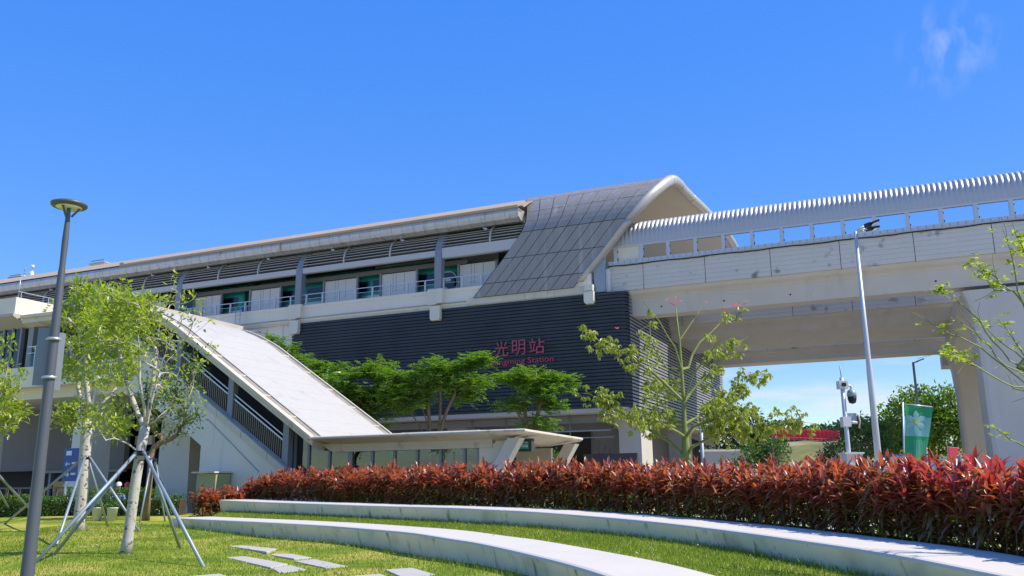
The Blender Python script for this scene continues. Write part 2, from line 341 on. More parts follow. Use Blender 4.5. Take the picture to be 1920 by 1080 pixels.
def bench_rings(c, n, a, b, BW):
    rings = []
    for i in range(a, b):
        x, y, z, h = c[i]
        pr = [(.13, -h-.12), (.05, -h*.55), (.012, -.085), (0, -.05), (.018, -.015), (.06, 0), (BW-.06, 0), (BW-.012, -.02), (BW, -.06), (BW, -h-.12)]
        rings.append([(x+n[i,0]*o, y+n[i,1]*o, z+dz) for o, dz in pr])
    return rings
def bench_mesh(name, rings, parent=None):
    m = MB(); n = len(rings[0]); m.loft(rings, True, True)
    me = m.mesh(name, M['bench']); me.materials.append(M['benchface'])
    for p in me.polygons:
        k = p.vertices[0] % n; kk = sorted(v % n for v in p.vertices)
        if kk in ([0,1],[1,2],[0,0,1,1],[1,1,2,2],[2,2,3,3]) or len(kk) > 4: p.material_index = 1
    me.flip_normals(); return obj(name, me, parent)
o = bench_mesh('curved_bench', bench_rings(low, nl, 0, NL, BWL)); tag(o, 'lower curved white concrete bench sweeping across the lawn, green stains on its left face', 'bench', 'curved concrete benches')
jt = int(np.argmin(np.abs([(960+F_PX*((p[:3]-E0)@CR)/((p[:3]-E0)@CF))-935 for p in up])))
ub = thing('curved_bench', 'upper curved white concrete bench along the foot of the red hedge', 'bench', tuple(up[jt][:3]), 0, 'curved concrete benches')
for a, b in ((0, jt+1), (jt, NL)):
    rr = bench_rings(up, nu, a, b, BWU)
    if a: rr[0] = [tuple(np.array(p)*.97+np.array(p2)*.03) for p, p2 in zip(rr[0], rr[1])]
    q = bench_mesh('bench_block', rr, ub); q.location = tuple(-up[jt][:3])
# lawn in front of the lower bench, rising gently to the left rear
def lz(x, y): return .2 + .028*max(0., y-18) + .02*math.sin(x*.9+y*.5)+.015*math.sin(x*.37-y*.8)
def lowx(y): return np.interp(y, low[::-1, 1], low[::-1, 0])
xs = np.arange(-46, 4.01, .5); ys = np.concatenate([np.arange(-60, -6, 4.), np.arange(-6, 35.6, .5)]); V = []; idx = {}; Fq = []
for j, y in enumerate(ys):
    for i, x in enumerate(xs):
        z = lz(x, y)
        if y > 34.9: z = -.1
        idx[i, j] = len(V); V.append((x, y, z))
for j in range(len(ys)-1):
    for i in range(len(xs)-1):
        x, y = xs[i], ys[j]
        lim = lowx(y)+.6 if y < 27.6 else -10.2
        if x < lim and not (x > -9.0 and y > 26.6): Fq.append((idx[i,j], idx[i+1,j], idx[i+1,j+1], idx[i,j+1]))
lawn = tag(obj('lawn', npmesh('lawn', V, Fq, M['lawn'], True)), 'sunlit green lawn with dry yellow patches', None, kind='structure')
# grass terrace between the two benches
V = []; Fq = []; NC = 8
for i in range(NL):
    a = np.array([low[i,0]+nl[i,0]*(BWL-.05), low[i,1]+nl[i,1]*(BWL-.05), low[i,2]-.035]); b = np.array([up[i,0]+nu[i,0]*.10, up[i,1]+nu[i,1]*.10, up[i,2]-up[i,3]+.01])
    for k in range(NC+1):
        s = k/NC; V.append(tuple(a*(1-s)+b*s))
for i in range(NL-1):
    for k in range(NC):
        q = i*(NC+1)+k; Fq.append((q, q+1, q+NC+2, q+NC+1))
TV_, TF_ = np.array(V), Fq
tag(obj('grass_terrace', npmesh('grass_terrace', V, Fq, M['lawn'], True)), 'strip of grass between the two curved benches', None, kind='structure')
# planting bed behind the upper bench
ext = np.vstack([up[0]+(up[0]-up[4])*.75, up[0]+(up[0]-up[2])*.6, up]); ext[0,2] = up[0,2]-.35; ext[1,2] = up[0,2]-.2
ne = np.vstack([nu[0], nu[0], nu]); V = []; Fq = []
OFF = [(BWU-.04, -.03), (BWU+.6, -.03), (BWU+1.4, -.12), (BWU+2.0, -.6), (BWU+2.4, None)]
for i in range(len(ext)):
    for o_, dz in ([(-.2,-.02)] if i < 2 else [(BWU-.1,-.06)])+OFF:
        V.append((ext[i,0]+ne[i,0]*o_, ext[i,1]+ne[i,1]*o_, -.1 if dz is None else ext[i,2]+dz))
n6 = len(OFF)+1
for i in range(len(ext)-1):
    for k in range(n6-1): q = i*n6+k; Fq.append((q, q+1, q+n6+1, q+n6))
tag(obj('planting_bed', npmesh('planting_bed', V, Fq, M['soil'], True)), 'dark soil bed of the red hedge', None, kind='structure')

# stepping slabs in the lawn
SLABS = []
def slab(pts):
    P = [G(x, y, .235) for x, y in pts]; c = sum(P, Vector())/4; zc = lz(c.x, c.y)
    SLABS.append([(p.x, p.y) for p in P]); P = [Vector((p.x, p.y, zc+.018)) for p in P]
    m = MB(); n = len(P); ins = [c+(p-c)*.985 for p in P]
    m.add([tuple(Vector((p.x,p.y,zc-.05))) for p in P]+[tuple(p-Vector((0,0,.008))) for p in P]+[(p.x,p.y,zc+.02) for p in ins],
          [(k,(k+1)%4,(k+1)%4+4,k+4) for k in range(4)]+[(k+4,(k+1)%4+4,(k+1)%4+8,k+8) for k in range(4)]+[(8,9,10,11)])
    m.build('paving_slab', M['slab'], lawn)
for q in ([(427,1026),(455,1024.6),(520,1031),(500,1037)], [(507,1038),(526,1032.5),(584,1042.5),(552,1045)], [(551,1047),(590,1043.5),(652,1056),(610,1059)],
          [(424,1041.5),(455,1038.5),(540,1053),(508,1060)], [(512,1061),(545,1054.5),(574,1062),(524,1068)], [(722,1065.5),(772,1062),(815,1074),(765,1084)],
          [(658,1077),(713,1073),(760,1092),(690,1098)], [(352,1080),(412,1075),(450,1088),(380,1096)]): slab(q)
# fallen leaves
def scatter_litter():
    V = []; Fq = []
    def put(x, y, z, s):
        a = rng.uniform(0, 6.28); c, sn = math.cos(a)*s, math.sin(a)*s; n = len(V); h = rng.uniform(.3, 1.0)*s
        V.extend([(x-c, y-sn, z), (x+sn*.5, y-c*.5, z+h*.6), (x+c, y+sn, z+h), (x-sn*.5, y+c*.5, z+.005)]); Fq.append((n, n+1, n+2, n+3))
    for k in range(320):
        y = rng.uniform(8, 24); x = rng.uniform(-10, lowx(y)-.3); put(x, y, lz(x,y)+.04, rng.uniform(.015, .04))
    for k in range(260):
        i = rng.integers(0, len(TV_)); p = TV_[i]; put(p[0]+rng.normal(0,.2), p[1]+rng.normal(0,.2), p[2]+.045, rng.uniform(.015, .035))
    tag(obj('fallen_leaves', npmesh('fallen_leaves', V, Fq, LF['litter'])), 'dry pale leaves scattered on the grass', 'fallen leaves', kind='stuff')
scatter_litter()
# grass blades
def blades():
    P = []; H = []
    N = 120000
    y = 6.5+ (28.5-6.5)*rng.random(N)**1.25; x = -14+ (2.6+14)*rng.random(N)
    keep = (x < lowx(y)-.02) & (x > -.66*y-1.0)
    for q in SLABS:
        ins = np.ones(N, bool); cx = sum(p[0] for p in q)/4; cy = sum(p[1] for p in q)/4
        for (ax, ay), (bx_, by_) in zip(q, q[1:]+q[:1]):
            sd = (bx_-ax)*(y-ay)-(by_-ay)*(x-ax); sc0 = (bx_-ax)*(cy-ay)-(by_-ay)*(cx-ax); ins &= (sd*np.sign(sc0) > 0)
        keep &= ~ins
    x, y = x[keep], y[keep]; z = .2+.028*np.maximum(0, y-18)+.02*np.sin(x*.9+y*.5)+.015*np.sin(x*.37-y*.8)
    P.append(np.stack([x,y,z-.01],1)); H.append(rng.uniform(.03,.075,len(x))*(1+.8*(lowx(y)-x < .35)))
    i = rng.integers(0, NL-1, 52000); k = rng.random(52000); i = (rng.random(52000)**.8*(NL-2)).astype(int); f = rng.random(52000)
    k = np.minimum(k*1.02, 1)
    TVr = TV_.reshape(NL, NC+1, 3); kk = np.minimum((k*NC).astype(int), NC-1); kf = k*NC-kk
    a = TVr[i,kk]*(1-kf)[:,None]+TVr[i,kk+1]*kf[:,None]; b = TVr[i+1,kk]*(1-kf)[:,None]+TVr[i+1,kk+1]*kf[:,None]
    P.append(a*(1-f)[:,None]+b*f[:,None]-np.array([0,0,.01])); H.append(rng.uniform(.035,.085,52000)*(1+.9*(k > .9)))
    P = np.vstack(P); H = np.concatenate(H); n = len(P)
    az = rng.uniform(0, 6.28, n); wv = np.stack([np.cos(az), np.sin(az), np.zeros(n)],1)*(.0045+.0022*(P[:,1]/10))[:,None]
    ln = np.stack([rng.normal(0,.35,n), rng.normal(0,.35,n), np.ones(n)],1)*H[:,None]
    V = np.stack([P-wv, P+wv, P+ln], 1).reshape(-1,3); Fq = np.arange(3*n).reshape(n,3)
    tag(obj('grass_blades', npmesh('grass_blades', V, Fq, M['blade'])), 'fine grass blades covering the lawn and terrace', 'grass', kind='stuff')
blades()

# ------------------------------------------------------------------ leaf geometry
def nrm(a): return a/np.maximum(np.linalg.norm(a, axis=-1, keepdims=True), 1e-9)
def strap_leaves(P, D, Ln, Wd, droop, K=3, fold=.25):
    n = len(P); D = nrm(D); UP = np.array([0,0,1.0]); S = nrm(np.cross(D, UP)+1e-6); N = np.cross(S, D)
    V = np.zeros((n, K+1, 3, 3))
    for k in range(K+1):
        s = k/K; wv = [.35, 1.0, .85, .04][k] if K == 3 else math.sin(math.pi*(.12+.85*s))
        c = P + D*(Ln*s)[:,None] - UP*(droop*Ln*s*s)[:,None]
        V[:,k,0] = c - S*(Wd*wv/2)[:,None] + N*(Wd*wv*fold)[:,None]; V[:,k,1] = c; V[:,k,2] = c + S*(Wd*wv/2)[:,None] + N*(Wd*wv*fold)[:,None]
    f = []
    for k in range(K):
        for j in range(2): a = k*3+j; f.append((a, a+1, a+4, a+3))
    Fq = (np.arange(n)*(K+1)*3)[:,None,None] + np.array(f)[None]
    return V.reshape(-1,3), Fq.reshape(-1,4)
def diamond_leaves(P, D, Ln, Wd, N=None, fold=.2):
    n = len(P); D = nrm(D)
    if N is None: N = nrm(rng.normal(0,.6,(n,3))+np.array([0,0,1.0]))
    S = nrm(np.cross(D, N)+1e-6); N2 = np.cross(S, D); m = P+D*(Ln*.48)[:,None]
    V = np.stack([P, m+S*(Wd/2)[:,None]+N2*(Wd*fold)[:,None], P+D*Ln[:,None], m-S*(Wd/2)[:,None]+N2*(Wd*fold)[:,None]], 1)
    q = np.arange(n)*4
    Fq = np.concatenate([np.stack([q,q+1,q+2],1), np.stack([q,q+2,q+3],1)])
    return V.reshape(-1,3), Fq
# ------------------------------------------------------------------ red cordyline hedge
def hedge():
    h = thing('red_hedge', 'long hedge of red and bronze strap leaved plants behind the upper bench', 'hedge', tuple(up[40][:3]))
    base = Vector(up[40][:3])
    pos = []; s = np.concatenate([[0], np.cumsum(np.linalg.norm(np.diff(ext[:,:2], axis=0), axis=1))])
    q = .1
    while q < s[-1]-.3:
        c = np.array([np.interp(q, s, ext[:,k]) for k in range(4)]); nn = np.array([np.interp(q, s, ne[:,k]) for k in range(2)])
        den = np.interp(c[1], [9, 20, 31], [.165, .20, .235])
        BW = BWU
        o0 = -.35 if q < s[2]-.15 else BW+.12
        for o_ in np.arange(o0, BW+1.12, den):
            a = o_+rng.normal(0,.05)
            if a < o0-.02: a = o0
            pos.append((c[0]+nn[0]*a+rng.normal(0,.05), c[1]+nn[1]*a+rng.normal(0,.05), c[2]-.03-(.3 if o_ < BW and q < s[2]-.15 else 0), c[1], (a-BW)/1.1))
        q += den
    pos = np.array(pos); n = len(pos)
    hh = np.interp(pos[:,3], [5, 9.5, 13, 20, 31], [1.14, 1.18, 1.20, 1.19, 1.12])
    yP, yD, yL, yW, yR = [], [], [], [], []; oP, oD, oL, oW, oR = [], [], [], [], []; canes = MB(); single = []
    for i in range(n):
        x, y, z, Y, fr = pos[i]; H = hh[i]*rng.uniform(.74, 1.08)*(1.0 if fr > .12 else .9); sc_ = float(np.interp(Y, [9, 14, 22, 31], [.30, .31, .32, .32]))
        lean = rng.normal(0, .06, 2)
        top = H-sc_*.55
        if fr < .55: canes.tube([(x,y,z-.05), (x+lean[0],y+lean[1],z+top)], [.011,.008], 4, False, False)
        for k in range(18):                                     # crown of the shoot
            az = rng.uniform(0, 6.28); f = rng.uniform(.52, 1.0); el = rng.uniform(.15, 1.1)+.45*(f > .85)
            p = np.array([x+lean[0]*f, y+lean[1]*f, z+top*f]); d = np.array([math.cos(az)*math.cos(el), math.sin(az)*math.cos(el), math.sin(el)])
            rec = (p, d, sc_*rng.uniform(.75,1.15), sc_*rng.uniform(.19,.27), rng.uniform(.05,.45))
            if Y < 13.2 and f > .87 and fr < .75 and len(single) < 1200: single.append(rec); continue
            yP.append(rec[0]); yD.append(rec[1]); yL.append(rec[2]); yW.append(rec[3]); yR.append(rec[4])
        for k in range(20 if fr < .6 else 8):                    # older arching leaves lower down
            az = rng.uniform(0, 6.28); el = rng.uniform(-.1, .8); f = rng.uniform(.10, .95)
            oP.append((x+lean[0]*f, y+lean[1]*f, z+top*f)); oD.append((math.cos(az)*math.cos(el), math.sin(az)*math.cos(el), math.sin(el)))
            oL.append(sc_*rng.uniform(.8,1.2)); oW.append(sc_*rng.uniform(.16,.24)); oR.append(rng.uniform(.3,.8))
    single.sort(key=lambda r: np.linalg.norm(r[0]-E0)); keep = [r for r in single if abs((960+F_PX*((r[0]-E0)@CR)/((r[0]-E0)@CF))) < 1960]
    random.shuffle(keep); sel = keep[:290]; ids = {id(r) for r in sel}
    for r in single:
        if id(r) in ids: continue
        yP.append(r[0]); yD.append(r[1]); yL.append(r[2]); yW.append(r[3]); yR.append(r[4])
    var = []
    for k in range(6):
        v, f = strap_leaves(np.zeros((1,3)), np.array([[0,1.,.0001]]), np.array([1.]), np.array([.19+.01*k]), np.array([.05+.08*k]), 3, .22); var.append(npmesh('leaf', v, f, LF['redobj'], True))
    for r in sel:
        o = bpy.data.objects.new('leaf', var[min(5, int(r[4]/.08))]); C.objects.link(o); o.parent = h
        o.location = Vector(r[0])-base; o.scale = (r[2],)*3; d = Vector(r[1]); o.rotation_mode = 'QUATERNION'; o.rotation_quaternion = d.to_track_quat('Y', 'Z')
    a = [np.array(v) for v in (yP,yD,yL,yW,yR)]; v, f = strap_leaves(*a); v -= np.array(base); o = obj('young_foliage', npmesh('young_foliage', v, f, LF['red'], True), h); o['kind'] = 'stuff'
    a = [np.array(v) for v in (oP,oD,oL,oW,oR)]; v, f = strap_leaves(*a); v -= np.array(base); o = obj('old_foliage', npmesh('old_foliage', v, f, LF['redold'], True), h); o['kind'] = 'stuff'
    canes.v = [tuple(Vector(p)-base) for p in canes.v]; o = canes.build('stems', M['cane'], h); o['kind'] = 'stuff'
hedge()
def ground_cover():
    P, D, Ln, Wd = [], [], [], []
    for k in range(21000):
        i = rng.integers(2, len(ext)-1); f = rng.random(); c = ext[i]*(1-f)+ext[min(i+1,len(ext)-1)]*f; n_ = ne[i]; o_ = rng.uniform(BWU+1.15, BWU+2.1)
        if c[1] > 29: continue
        z = c[2]-.12-(o_-BWU-1.15)*.55; P.append((c[0]+n_[0]*o_, c[1]+n_[1]*o_, z+rng.random()**.8*.78)); D.append(rng.normal(0,1,3)+np.array([0,0,.6])); l_ = rng.uniform(.08,.14); Ln.append(l_); Wd.append(l_*.55)
    v, f = diamond_leaves(np.array(P), np.array(D), np.array(Ln), np.array(Wd)); tag(obj('ground_cover', npmesh('ground_cover', v, f, LF['hedge'])), 'low green plants growing behind the red hedge', 'ground cover', kind='stuff')
ground_cover()

# ------------------------------------------------------------------ metro station (axes X along the track to the right, t away from the camera, z up)
def station():
    s = sthing('metro_station', 'long elevated railway station with dark slatted box under a curved grey metal roof', 'railway station')
    B = lambda name, m, mb: mb.build(name, m, s)
    # --- slatted box
    box = MB()
    box.box(-12.4, 13.25, .18, 31, 6.32, 13.6); body = B('cladding_wall', M['backing'], box)
    path = [(-12.45, 0), (12.75, 0), (13.12, .06), (13.38, .25), (13.5, .6), (13.5, 31)]
    zb = 6.3; pitch = (13.66-6.3)/33
    def slat_mesh(pt, m_, nm, hs_=.17):
        m = MB(); rings = []
        for i, (X, t) in enumerate(pt):
            a = np.array(pt[max(i-1,0)]); b = np.array(pt[min(i+1,len(pt)-1)]); d = (b-a)/np.linalg.norm(b-a); n = np.array([d[1], -d[0]])
            q = np.array([X,t]); inn = q-n*.15
            rings.append([(q[0],q[1],0),(inn[0],inn[1],.02),(inn[0],inn[1],hs_+.005),(q[0],q[1],hs_)])
        m.loft(rings, True, True); return m.mesh(nm, m_)
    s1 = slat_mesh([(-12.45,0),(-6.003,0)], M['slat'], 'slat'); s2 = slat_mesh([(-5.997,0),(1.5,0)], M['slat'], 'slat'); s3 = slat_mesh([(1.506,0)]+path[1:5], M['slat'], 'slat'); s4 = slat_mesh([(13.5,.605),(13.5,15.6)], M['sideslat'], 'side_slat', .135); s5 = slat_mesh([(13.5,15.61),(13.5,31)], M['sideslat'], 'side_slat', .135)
    for k in range(33):
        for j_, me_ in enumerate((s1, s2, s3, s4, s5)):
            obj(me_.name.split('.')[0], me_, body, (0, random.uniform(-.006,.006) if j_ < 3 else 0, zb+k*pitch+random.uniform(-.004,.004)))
    base = MB(); base.box(-12.4, 13.3, .1, 31, 6.0, 6.3); base.box(-12.4, 13.3, .02, .1, 6.05, 6.3); B('box_soffit', M['soffit'], base)
    # --- ground storey: legs, back walls, pipes, stairs
    def leg(x0, x1, t0, t1, flare=True):
        m = MB()
        if flare:
            fl = [(x0-1.5, 6.0), (x0-1.2, 5.75), (x0-.1, 5.35), (x0, 5.0), (x0, 0), (x1+.1, 0), (x1+.05, 5.2), (x1+.2, 6.0)]
            m.prism([(x, t0, z) for x, z in fl], (0, t1-t0, 0))
        else: m.box(x0, x1, t0, t1, 0, 6)
        B('leg', M['conc'], m)
    leg(11.9, 13.3, 2.6, 5.2); leg(12.0, 13.2, 15, 17.4); leg(12.2, 13.2, 27, 29); leg(-.6, .9, 2.6, 5.0, False); leg(-12, -10.6, 2.6, 5.0, False)
    m = MB(); m.box(-40, 11.2, 13.0, 13.4, 0, 6); B('back_wall', M['inner'], m)
    m = MB(); m.box(3.4, 10.8, 8.0, 8.3, 0, 3.0); B('core_wall', M['inner'], m)
    m = MB(); m.box(9.0, 9.2, 5.5, 30, 0, 6); B('cross_wall', M['inner'], m)
    m = MB(); m.box(9.2, 13.0, 29.5, 29.8, 0, 6); B('end_cross_wall', M['inner'], m)
    m = MB(); m.box(-12, 11.6, 1.0, 1.25, 5.5, 5.95); m.box(-12, 11.6, 4.0, 4.3, 5.3, 5.9); B('cross_beam', M['inner'], m)
    m = MB(); m.tube([(-12, .9, 5.0), (11.9, .9, 5.0)], .06, 6); m.tube([(-12, 1.6, 4.6), (11.9, 1.6, 4.6)], .04, 6); B('pipe', M['galv'], m)
    for x in (2.2, 4.7, 7.2, 9.2): B('hanger', M['galv'], MB().tube([(x, .9, 6.0), (x, .9, 3.4)], .03, 6))
    m = MB(); m.prism([(9.0,6.5,4.0),(12.2,6.5,1.2),(12.2,6.5,0),(11.2,6.5,0),(8.2,6.5,3.2)], (0,1.6,0)); B('stair_flight', M['inner'], m)
    for k in range(9): B('stair_rail', M['galv'], MB().tube([(9.0+k*.36, 6.4, 4.0-k*.31), (9.0+k*.36, 6.4, 5.0-k*.31)], .025, 5))
    # --- rear of the building to the left, behind the stair
    m = MB(); m.box(-60, -12.5, .25, 31, 11.2, 13.6); w0 = B('upper_wall', M['wallw'], m)
    for k in range(40): obj('wall_panel_joint', None) if False else None
    m = MB(); m.box(-60, -12.6, .8, 31, 6.3, 11.2); B('lower_wall', M['wallw'], m)
    pj = MB().box(-.02, .02, .225, .25, 11.25, 13.6).mesh('seam', M['gutter'])
    for k in range(18): obj('seam', pj, w0, (-13.5-k*1.5, 0, 0))
    # --- platform edge beam
    m = MB(); m.prism([(-62,.0,14.0),(-62,.0,14.72),(-62,-.06,14.74),(-62,-.06,14.95),(-62,.35,14.95),(-62,.35,13.75),(-62,.12,13.75)], (73.2,0,0)); pb = B('platform_edge_beam', M['wallw'], m)
    bm = MB().prism([(-.04,0,14.0),(-.04,.18,13.72),(-.04,.5,13.72),(-.04,.5,14.0)], (.08,0,0)).mesh('bracket', M['galv'])
    m = MB(); m.box(-60,2.2,-.05,.12,13.93,13.99); obj('drip_edge', m.mesh('drip_edge', M['galv']), pb)
    for k in range(62): obj('bracket', bm, pb, (2-k*.9, 0, 0))
    m = MB(); m.box(-40,11,.05,.3,13.6,13.75); B('beam_seat', M['band'], m)
    m = MB(); m.box(2.4, 11.3, -.03, .2, 13.68, 14.15); B('roof_foot_band', M['band'], m)
    # --- columns
    def column(x):
        c = MB()
        prof = [(-.12, 14.95), (-.12, 17.3), (-.06, 17.9), (.15, 18.5), (.55, 19.1), (1.1, 19.6)]
        r = [[(x-.27,t,z),(x+.27,t,z),(x+.27,t+.5,z),(x-.27,t+.5,z)] for t, z in prof]; c.loft(r)
        o = B('column', M['steel'], c)
        m = MB(); m.box(x-.75, x-.02, -.22, .0, 13.92, 15.02); m.box(x-.02, x+.5, -.34, .0, 13.98, 15.0); m.prism([(x-.5,-.3,13.8),(x+.28,-.3,13.8),(x+.28,-.3,12.95),(x+.2,-.3,12.8),(x-.42,-.3,12.8),(x-.5,-.3,12.95)], (0,.32,0)); q = m.mesh('corbel', M['wallcream']); obj('corbel', q, o)
    for x in (0, -12, -24, -36, -48): column(x)
    m = MB(); m.box(10.85, 11.4, -.35, 0, 13.75, 14.15); m.prism([(10.8,-.38,13.7),(11.45,-.38,13.7),(11.45,-.38,13.05),(11.35,-.38,12.9),(10.9,-.38,12.9),(10.8,-.38,13.05)], (0,.36,0)); B('corbel', M['wallcream'], m)
    # --- louvres between the columns
    for b in range(5):
        x0 = -12*b-11.72 if b < 5 else 0; x1 = x0+11.44
        if b == 0: pass
        m = MB(); m.box(x0, x1, -.05, .3, 17.42, 17.84); B('louvre_beam', M['beam'], m)
        for k, (t, z) in enumerate([(.0,18.04),(.03,18.27),(.12,18.5),(.27,18.73),(.5,18.95),(.8,19.15)]):
            bl = MB().prism([(x0,t,z),(x0,t-.01,z+.045),(x0,t+.16,z+.03),(x0,t+.16,z-.0)], (x1-x0,0,0)); B('louvre_blade', M['louvre'], bl)
        for xx in (x0+3.7, x0+7.7):
            r = [[(xx-.05,t-.06,z),(xx+.05,t-.06,z),(xx+.05,t+.06,z),(xx-.05,t+.06,z)] for t, z in [(0,17.84),(0,18.2),(.1,18.6),(.35,18.95),(.75,19.3)]]; B('louvre_bracket', M['beam'], MB().loft(r))
    m = MB(); m.box(.3, 6.2, -.08, .3, 17.22, 17.95); B('louvre_beam', M['beam'], m)
    for k, (t, z) in enumerate([(.0,18.1),(.04,18.33),(.14,18.56),(.3,18.78),(.55,19.0)]):
        B('louvre_blade', M['louvre'], MB().prism([(.3,t,z),(.3,t-.01,z+.045),(.3,t+.16,z+.03),(.3,t+.16,z-.0)], (6.2,0,0)))
    r = [[(4.0-.05,t-.06,z),(4.05,t-.06,z),(4.05,t+.06,z),(3.95,t+.06,z)] for t, z in [(0,17.9),(0,18.3),(.1,18.7),(.35,19.0),(.7,19.3)]]; B('louvre_bracket', M['beam'], MB().loft(r))
    # --- inside the platform
    m = MB(); m.box(-60, 15.5, .9, 26, 14.0, 14.75); B('platform_slab', M['conc'], m)
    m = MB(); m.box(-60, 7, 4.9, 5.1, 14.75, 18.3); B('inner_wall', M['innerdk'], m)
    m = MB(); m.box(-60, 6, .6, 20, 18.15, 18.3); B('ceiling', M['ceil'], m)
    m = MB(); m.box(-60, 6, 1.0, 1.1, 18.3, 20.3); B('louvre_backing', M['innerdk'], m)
    m = MB(); m.box(-60, 1.6, 1.15, 1.4, 16.98, 17.3); B('screen_header', M['ceil'], m)
    m = MB(); m.box(-7.2, 3.2, 3.0, 3.1, 17.3, 18.15); B('light_panel', M['inner'], m)
    # white trackside screens
    xs_ = [(-10.5,-7.65),(-5.42,-2.52),(1.05,3.83),(-17.6,-14.75),(-23.4,-20.7)]+[(-23.4-6.15*k,-20.6-6.15*k) for k in range(1,6)]
    for a, b in xs_:
        p = B('trackside_screen', M['white'], MB().box(a, b, 1.2, 1.28, 14.75, 16.92))
        for f in (.33,.42,.66): obj('screen_seam', MB().box(a+(b-a)*f-.012, a+(b-a)*f+.012, 1.185, 1.2, 15.5, 16.9).mesh('screen_seam', M['galv']), p)
        for e in (a-.09, b+.09): obj('screen_post', MB().box(e-.07, e+.07, 1.1, 1.3, 14.75, 17.0).mesh('screen_post', M['steel']), p)
    m = MB(); m.box(-60, 4.2, 1.0, 1.15, 14.75, 15.25); B('screen_plinth', M['wallcream'], m)
    # railing
    rl = MB(); rl.box(-60, 4.0, .02, .08, 15.74, 15.79); rl.box(-60, 4.0, .03, .06, 15.42, 15.44); hr = B('handrail', M['rail'], rl)
    pm = MB().box(-.055,.055,.0,.1,14.95,15.78).mesh('railing_post', M['post'])
    for k in range(44):
        x = 3.3-k*1.46
        obj('railing_post', pm, hr, (x, 0, 0))
    # --- gutter segments and main roof
    m = MB(); m.loft([[(X,-.36,20.0),(X,-.42,19.75),(X,-.34,19.4),(X,.2,19.2),(X,.9,19.3),(X,.9,20.0)] for X in (-76, 6.3)], True, True); B('gutter_box', M['gutter'], m)
    gm = MB().loft([[(X,-.375,20.0),(X,-.445,19.78),(X,-.41,19.55),(X,-.31,19.34),(X,.1,19.17),(X,.1,19.2),(X,-.3,19.38),(X,-.36,20.0)] for X in (.015, .885)], True, True).mesh('gutter_panel', M['gutter'])
    for k in range(90): obj('gutter_panel', gm, s, (5.3-k*.9, 0, 0))
    def roof(t): return 20.02+2.98*(1-((9.5-t)/9.5)**2)
    tt = [-.42]+list(np.linspace(0, 19, 24))+[19.4]
    m = MB(); m.loft([[(X, t, roof(max(0,min(19,t)))+.08) for t in tt] for X in np.linspace(-76, 6.6, 30)], False, False, True)
    ro = B('roof_shell', M['roofskin'], m)
    m = MB(); m.box(-30, 6.3, -.5, -.3, 20.0, 20.17); m.box(-30.5,-30,-.5,.6,20.0,20.3); obj('roof_edge', m.mesh('roof_edge', M['roofskin']), ro)
    # --- curved end shell of separate metal panels
    ph = np.linspace(0, math.pi, 1601); pt_ = 9.5-9.6*np.cos(ph); pz_ = 18.2+4.8*np.sin(ph); ps_ = np.concatenate([[0], np.cumsum(np.hypot(np.diff(pt_), np.diff(pz_)))])
    def prof(w, off=0):
        if w < 4.1: t, z, n = -.1, 14.1+w, (-1, 0)
        else:
            q = w-4.1; t = np.interp(q, ps_, pt_); z = np.interp(q, ps_, pz_); a = np.interp(q, ps_, ph)
            n = np.array([-4.8*math.cos(a), 9.6*math.sin(a)]); n = n/np.linalg.norm(n)
        return t+n[0]*off, z+n[1]*off
    WR = [0,1,2,3,4,5.1,6.1,7.1,8.1,9.1,11,13,15,17,19,20,22,23,24,25,27,29,31]; XR = [10.35,11.24,12.2,13.1,13.99,14.88,15.45,15.85,16.05,16.12,16.1,15.95,15.85,15.98,16.35,16.57,17.1,17.42,17.68,17.85,18.0,18.1,18.1]
    WL = [0,1,2,3,4,4.5,5.1,6.1,7.1,8.1,10,31]; XL = [2.81,3.7,4.59,5.48,6.3,6.55,6.7,6.52,6.15,5.8,5.4,5.0]
    xr = lambda w: np.interp(w, WR, XR); xl = lambda w: np.interp(w, WL, XL)
    def P3(w, f, off=0):
        t, z = prof(w, off); a = xl(w); b = xr(w)-.35
        return (a+(b-a)*f, t, z)
    ws = np.linspace(0, 30, 90)
    m = MB(); m.loft([[P3(w, f, .0) for f in np.linspace(-.01,1,10)] for w in ws], False, False, True); sh = B('end_shell', M['backing'], m)
    m = MB(); m.loft([[P3(w, f, -.45) for f in np.linspace(0,1.03,10)] for w in ws], False, False, True); obj('shell_lining', m.mesh('shell_lining', M['soffit']), sh)
    rows = [0, .9, 2.5, 4.2, 5.9, 7.6]+[7.6+1.75*k for k in range(1, 13)]; ncol = 9
    for i in range(len(rows)-1):
        for j in range(ncol):
            a, b = rows[i]+.022, rows[i+1]-.022; f0, f1 = j/ncol+.0035, (j+1)/ncol-.0035; K = 1 if b < 4.2 else 4
            off = .05+random.uniform(-.008,.008); m = MB()
            for o_, fl in ((off, 0),):
                rr = [[P3(a+(b-a)*k/K, f0, .0), P3(a+(b-a)*k/K, f0, o_), P3(a+(b-a)*k/K, f1, o_), P3(a+(b-a)*k/K, f1, 0)] for k in range(K+1)]
                m.loft(rr, False, False, False)
                m.add(list(reversed(rr[0])), [(0,1,2,3)]); m.add(rr[-1], [(0,1,2,3)])
            obj('metal_panel', m.mesh('metal_panel', M['panel']), sh)
    # rounded rim along the open edge
    m = MB(); rings = []
    for w_ in np.linspace(.35, 30, 80):
        t, z = prof(w_, -.22); x = xr(w_)-.36; t2, z2 = prof(w_+.05, -.22); n = np.array(prof(w_, 1))-np.array(prof(w_, 0)); n /= np.linalg.norm(n)
        ring = []
        for k in range(11):
            a = -math.pi/2+math.pi*k/10; ring.append((x+.42*math.cos(a), t+n[0]*.38*math.sin(a), z+n[1]*.38*math.sin(a)))
        rings.append(ring)
    # rings run across: cut into lengths with fine joints
    cuts = [0]+[int(np.argmin(np.abs(np.linspace(.35,30,80)-r))) for r in (4.2, 9.2, 13, 17, 21, 25)]+[79]
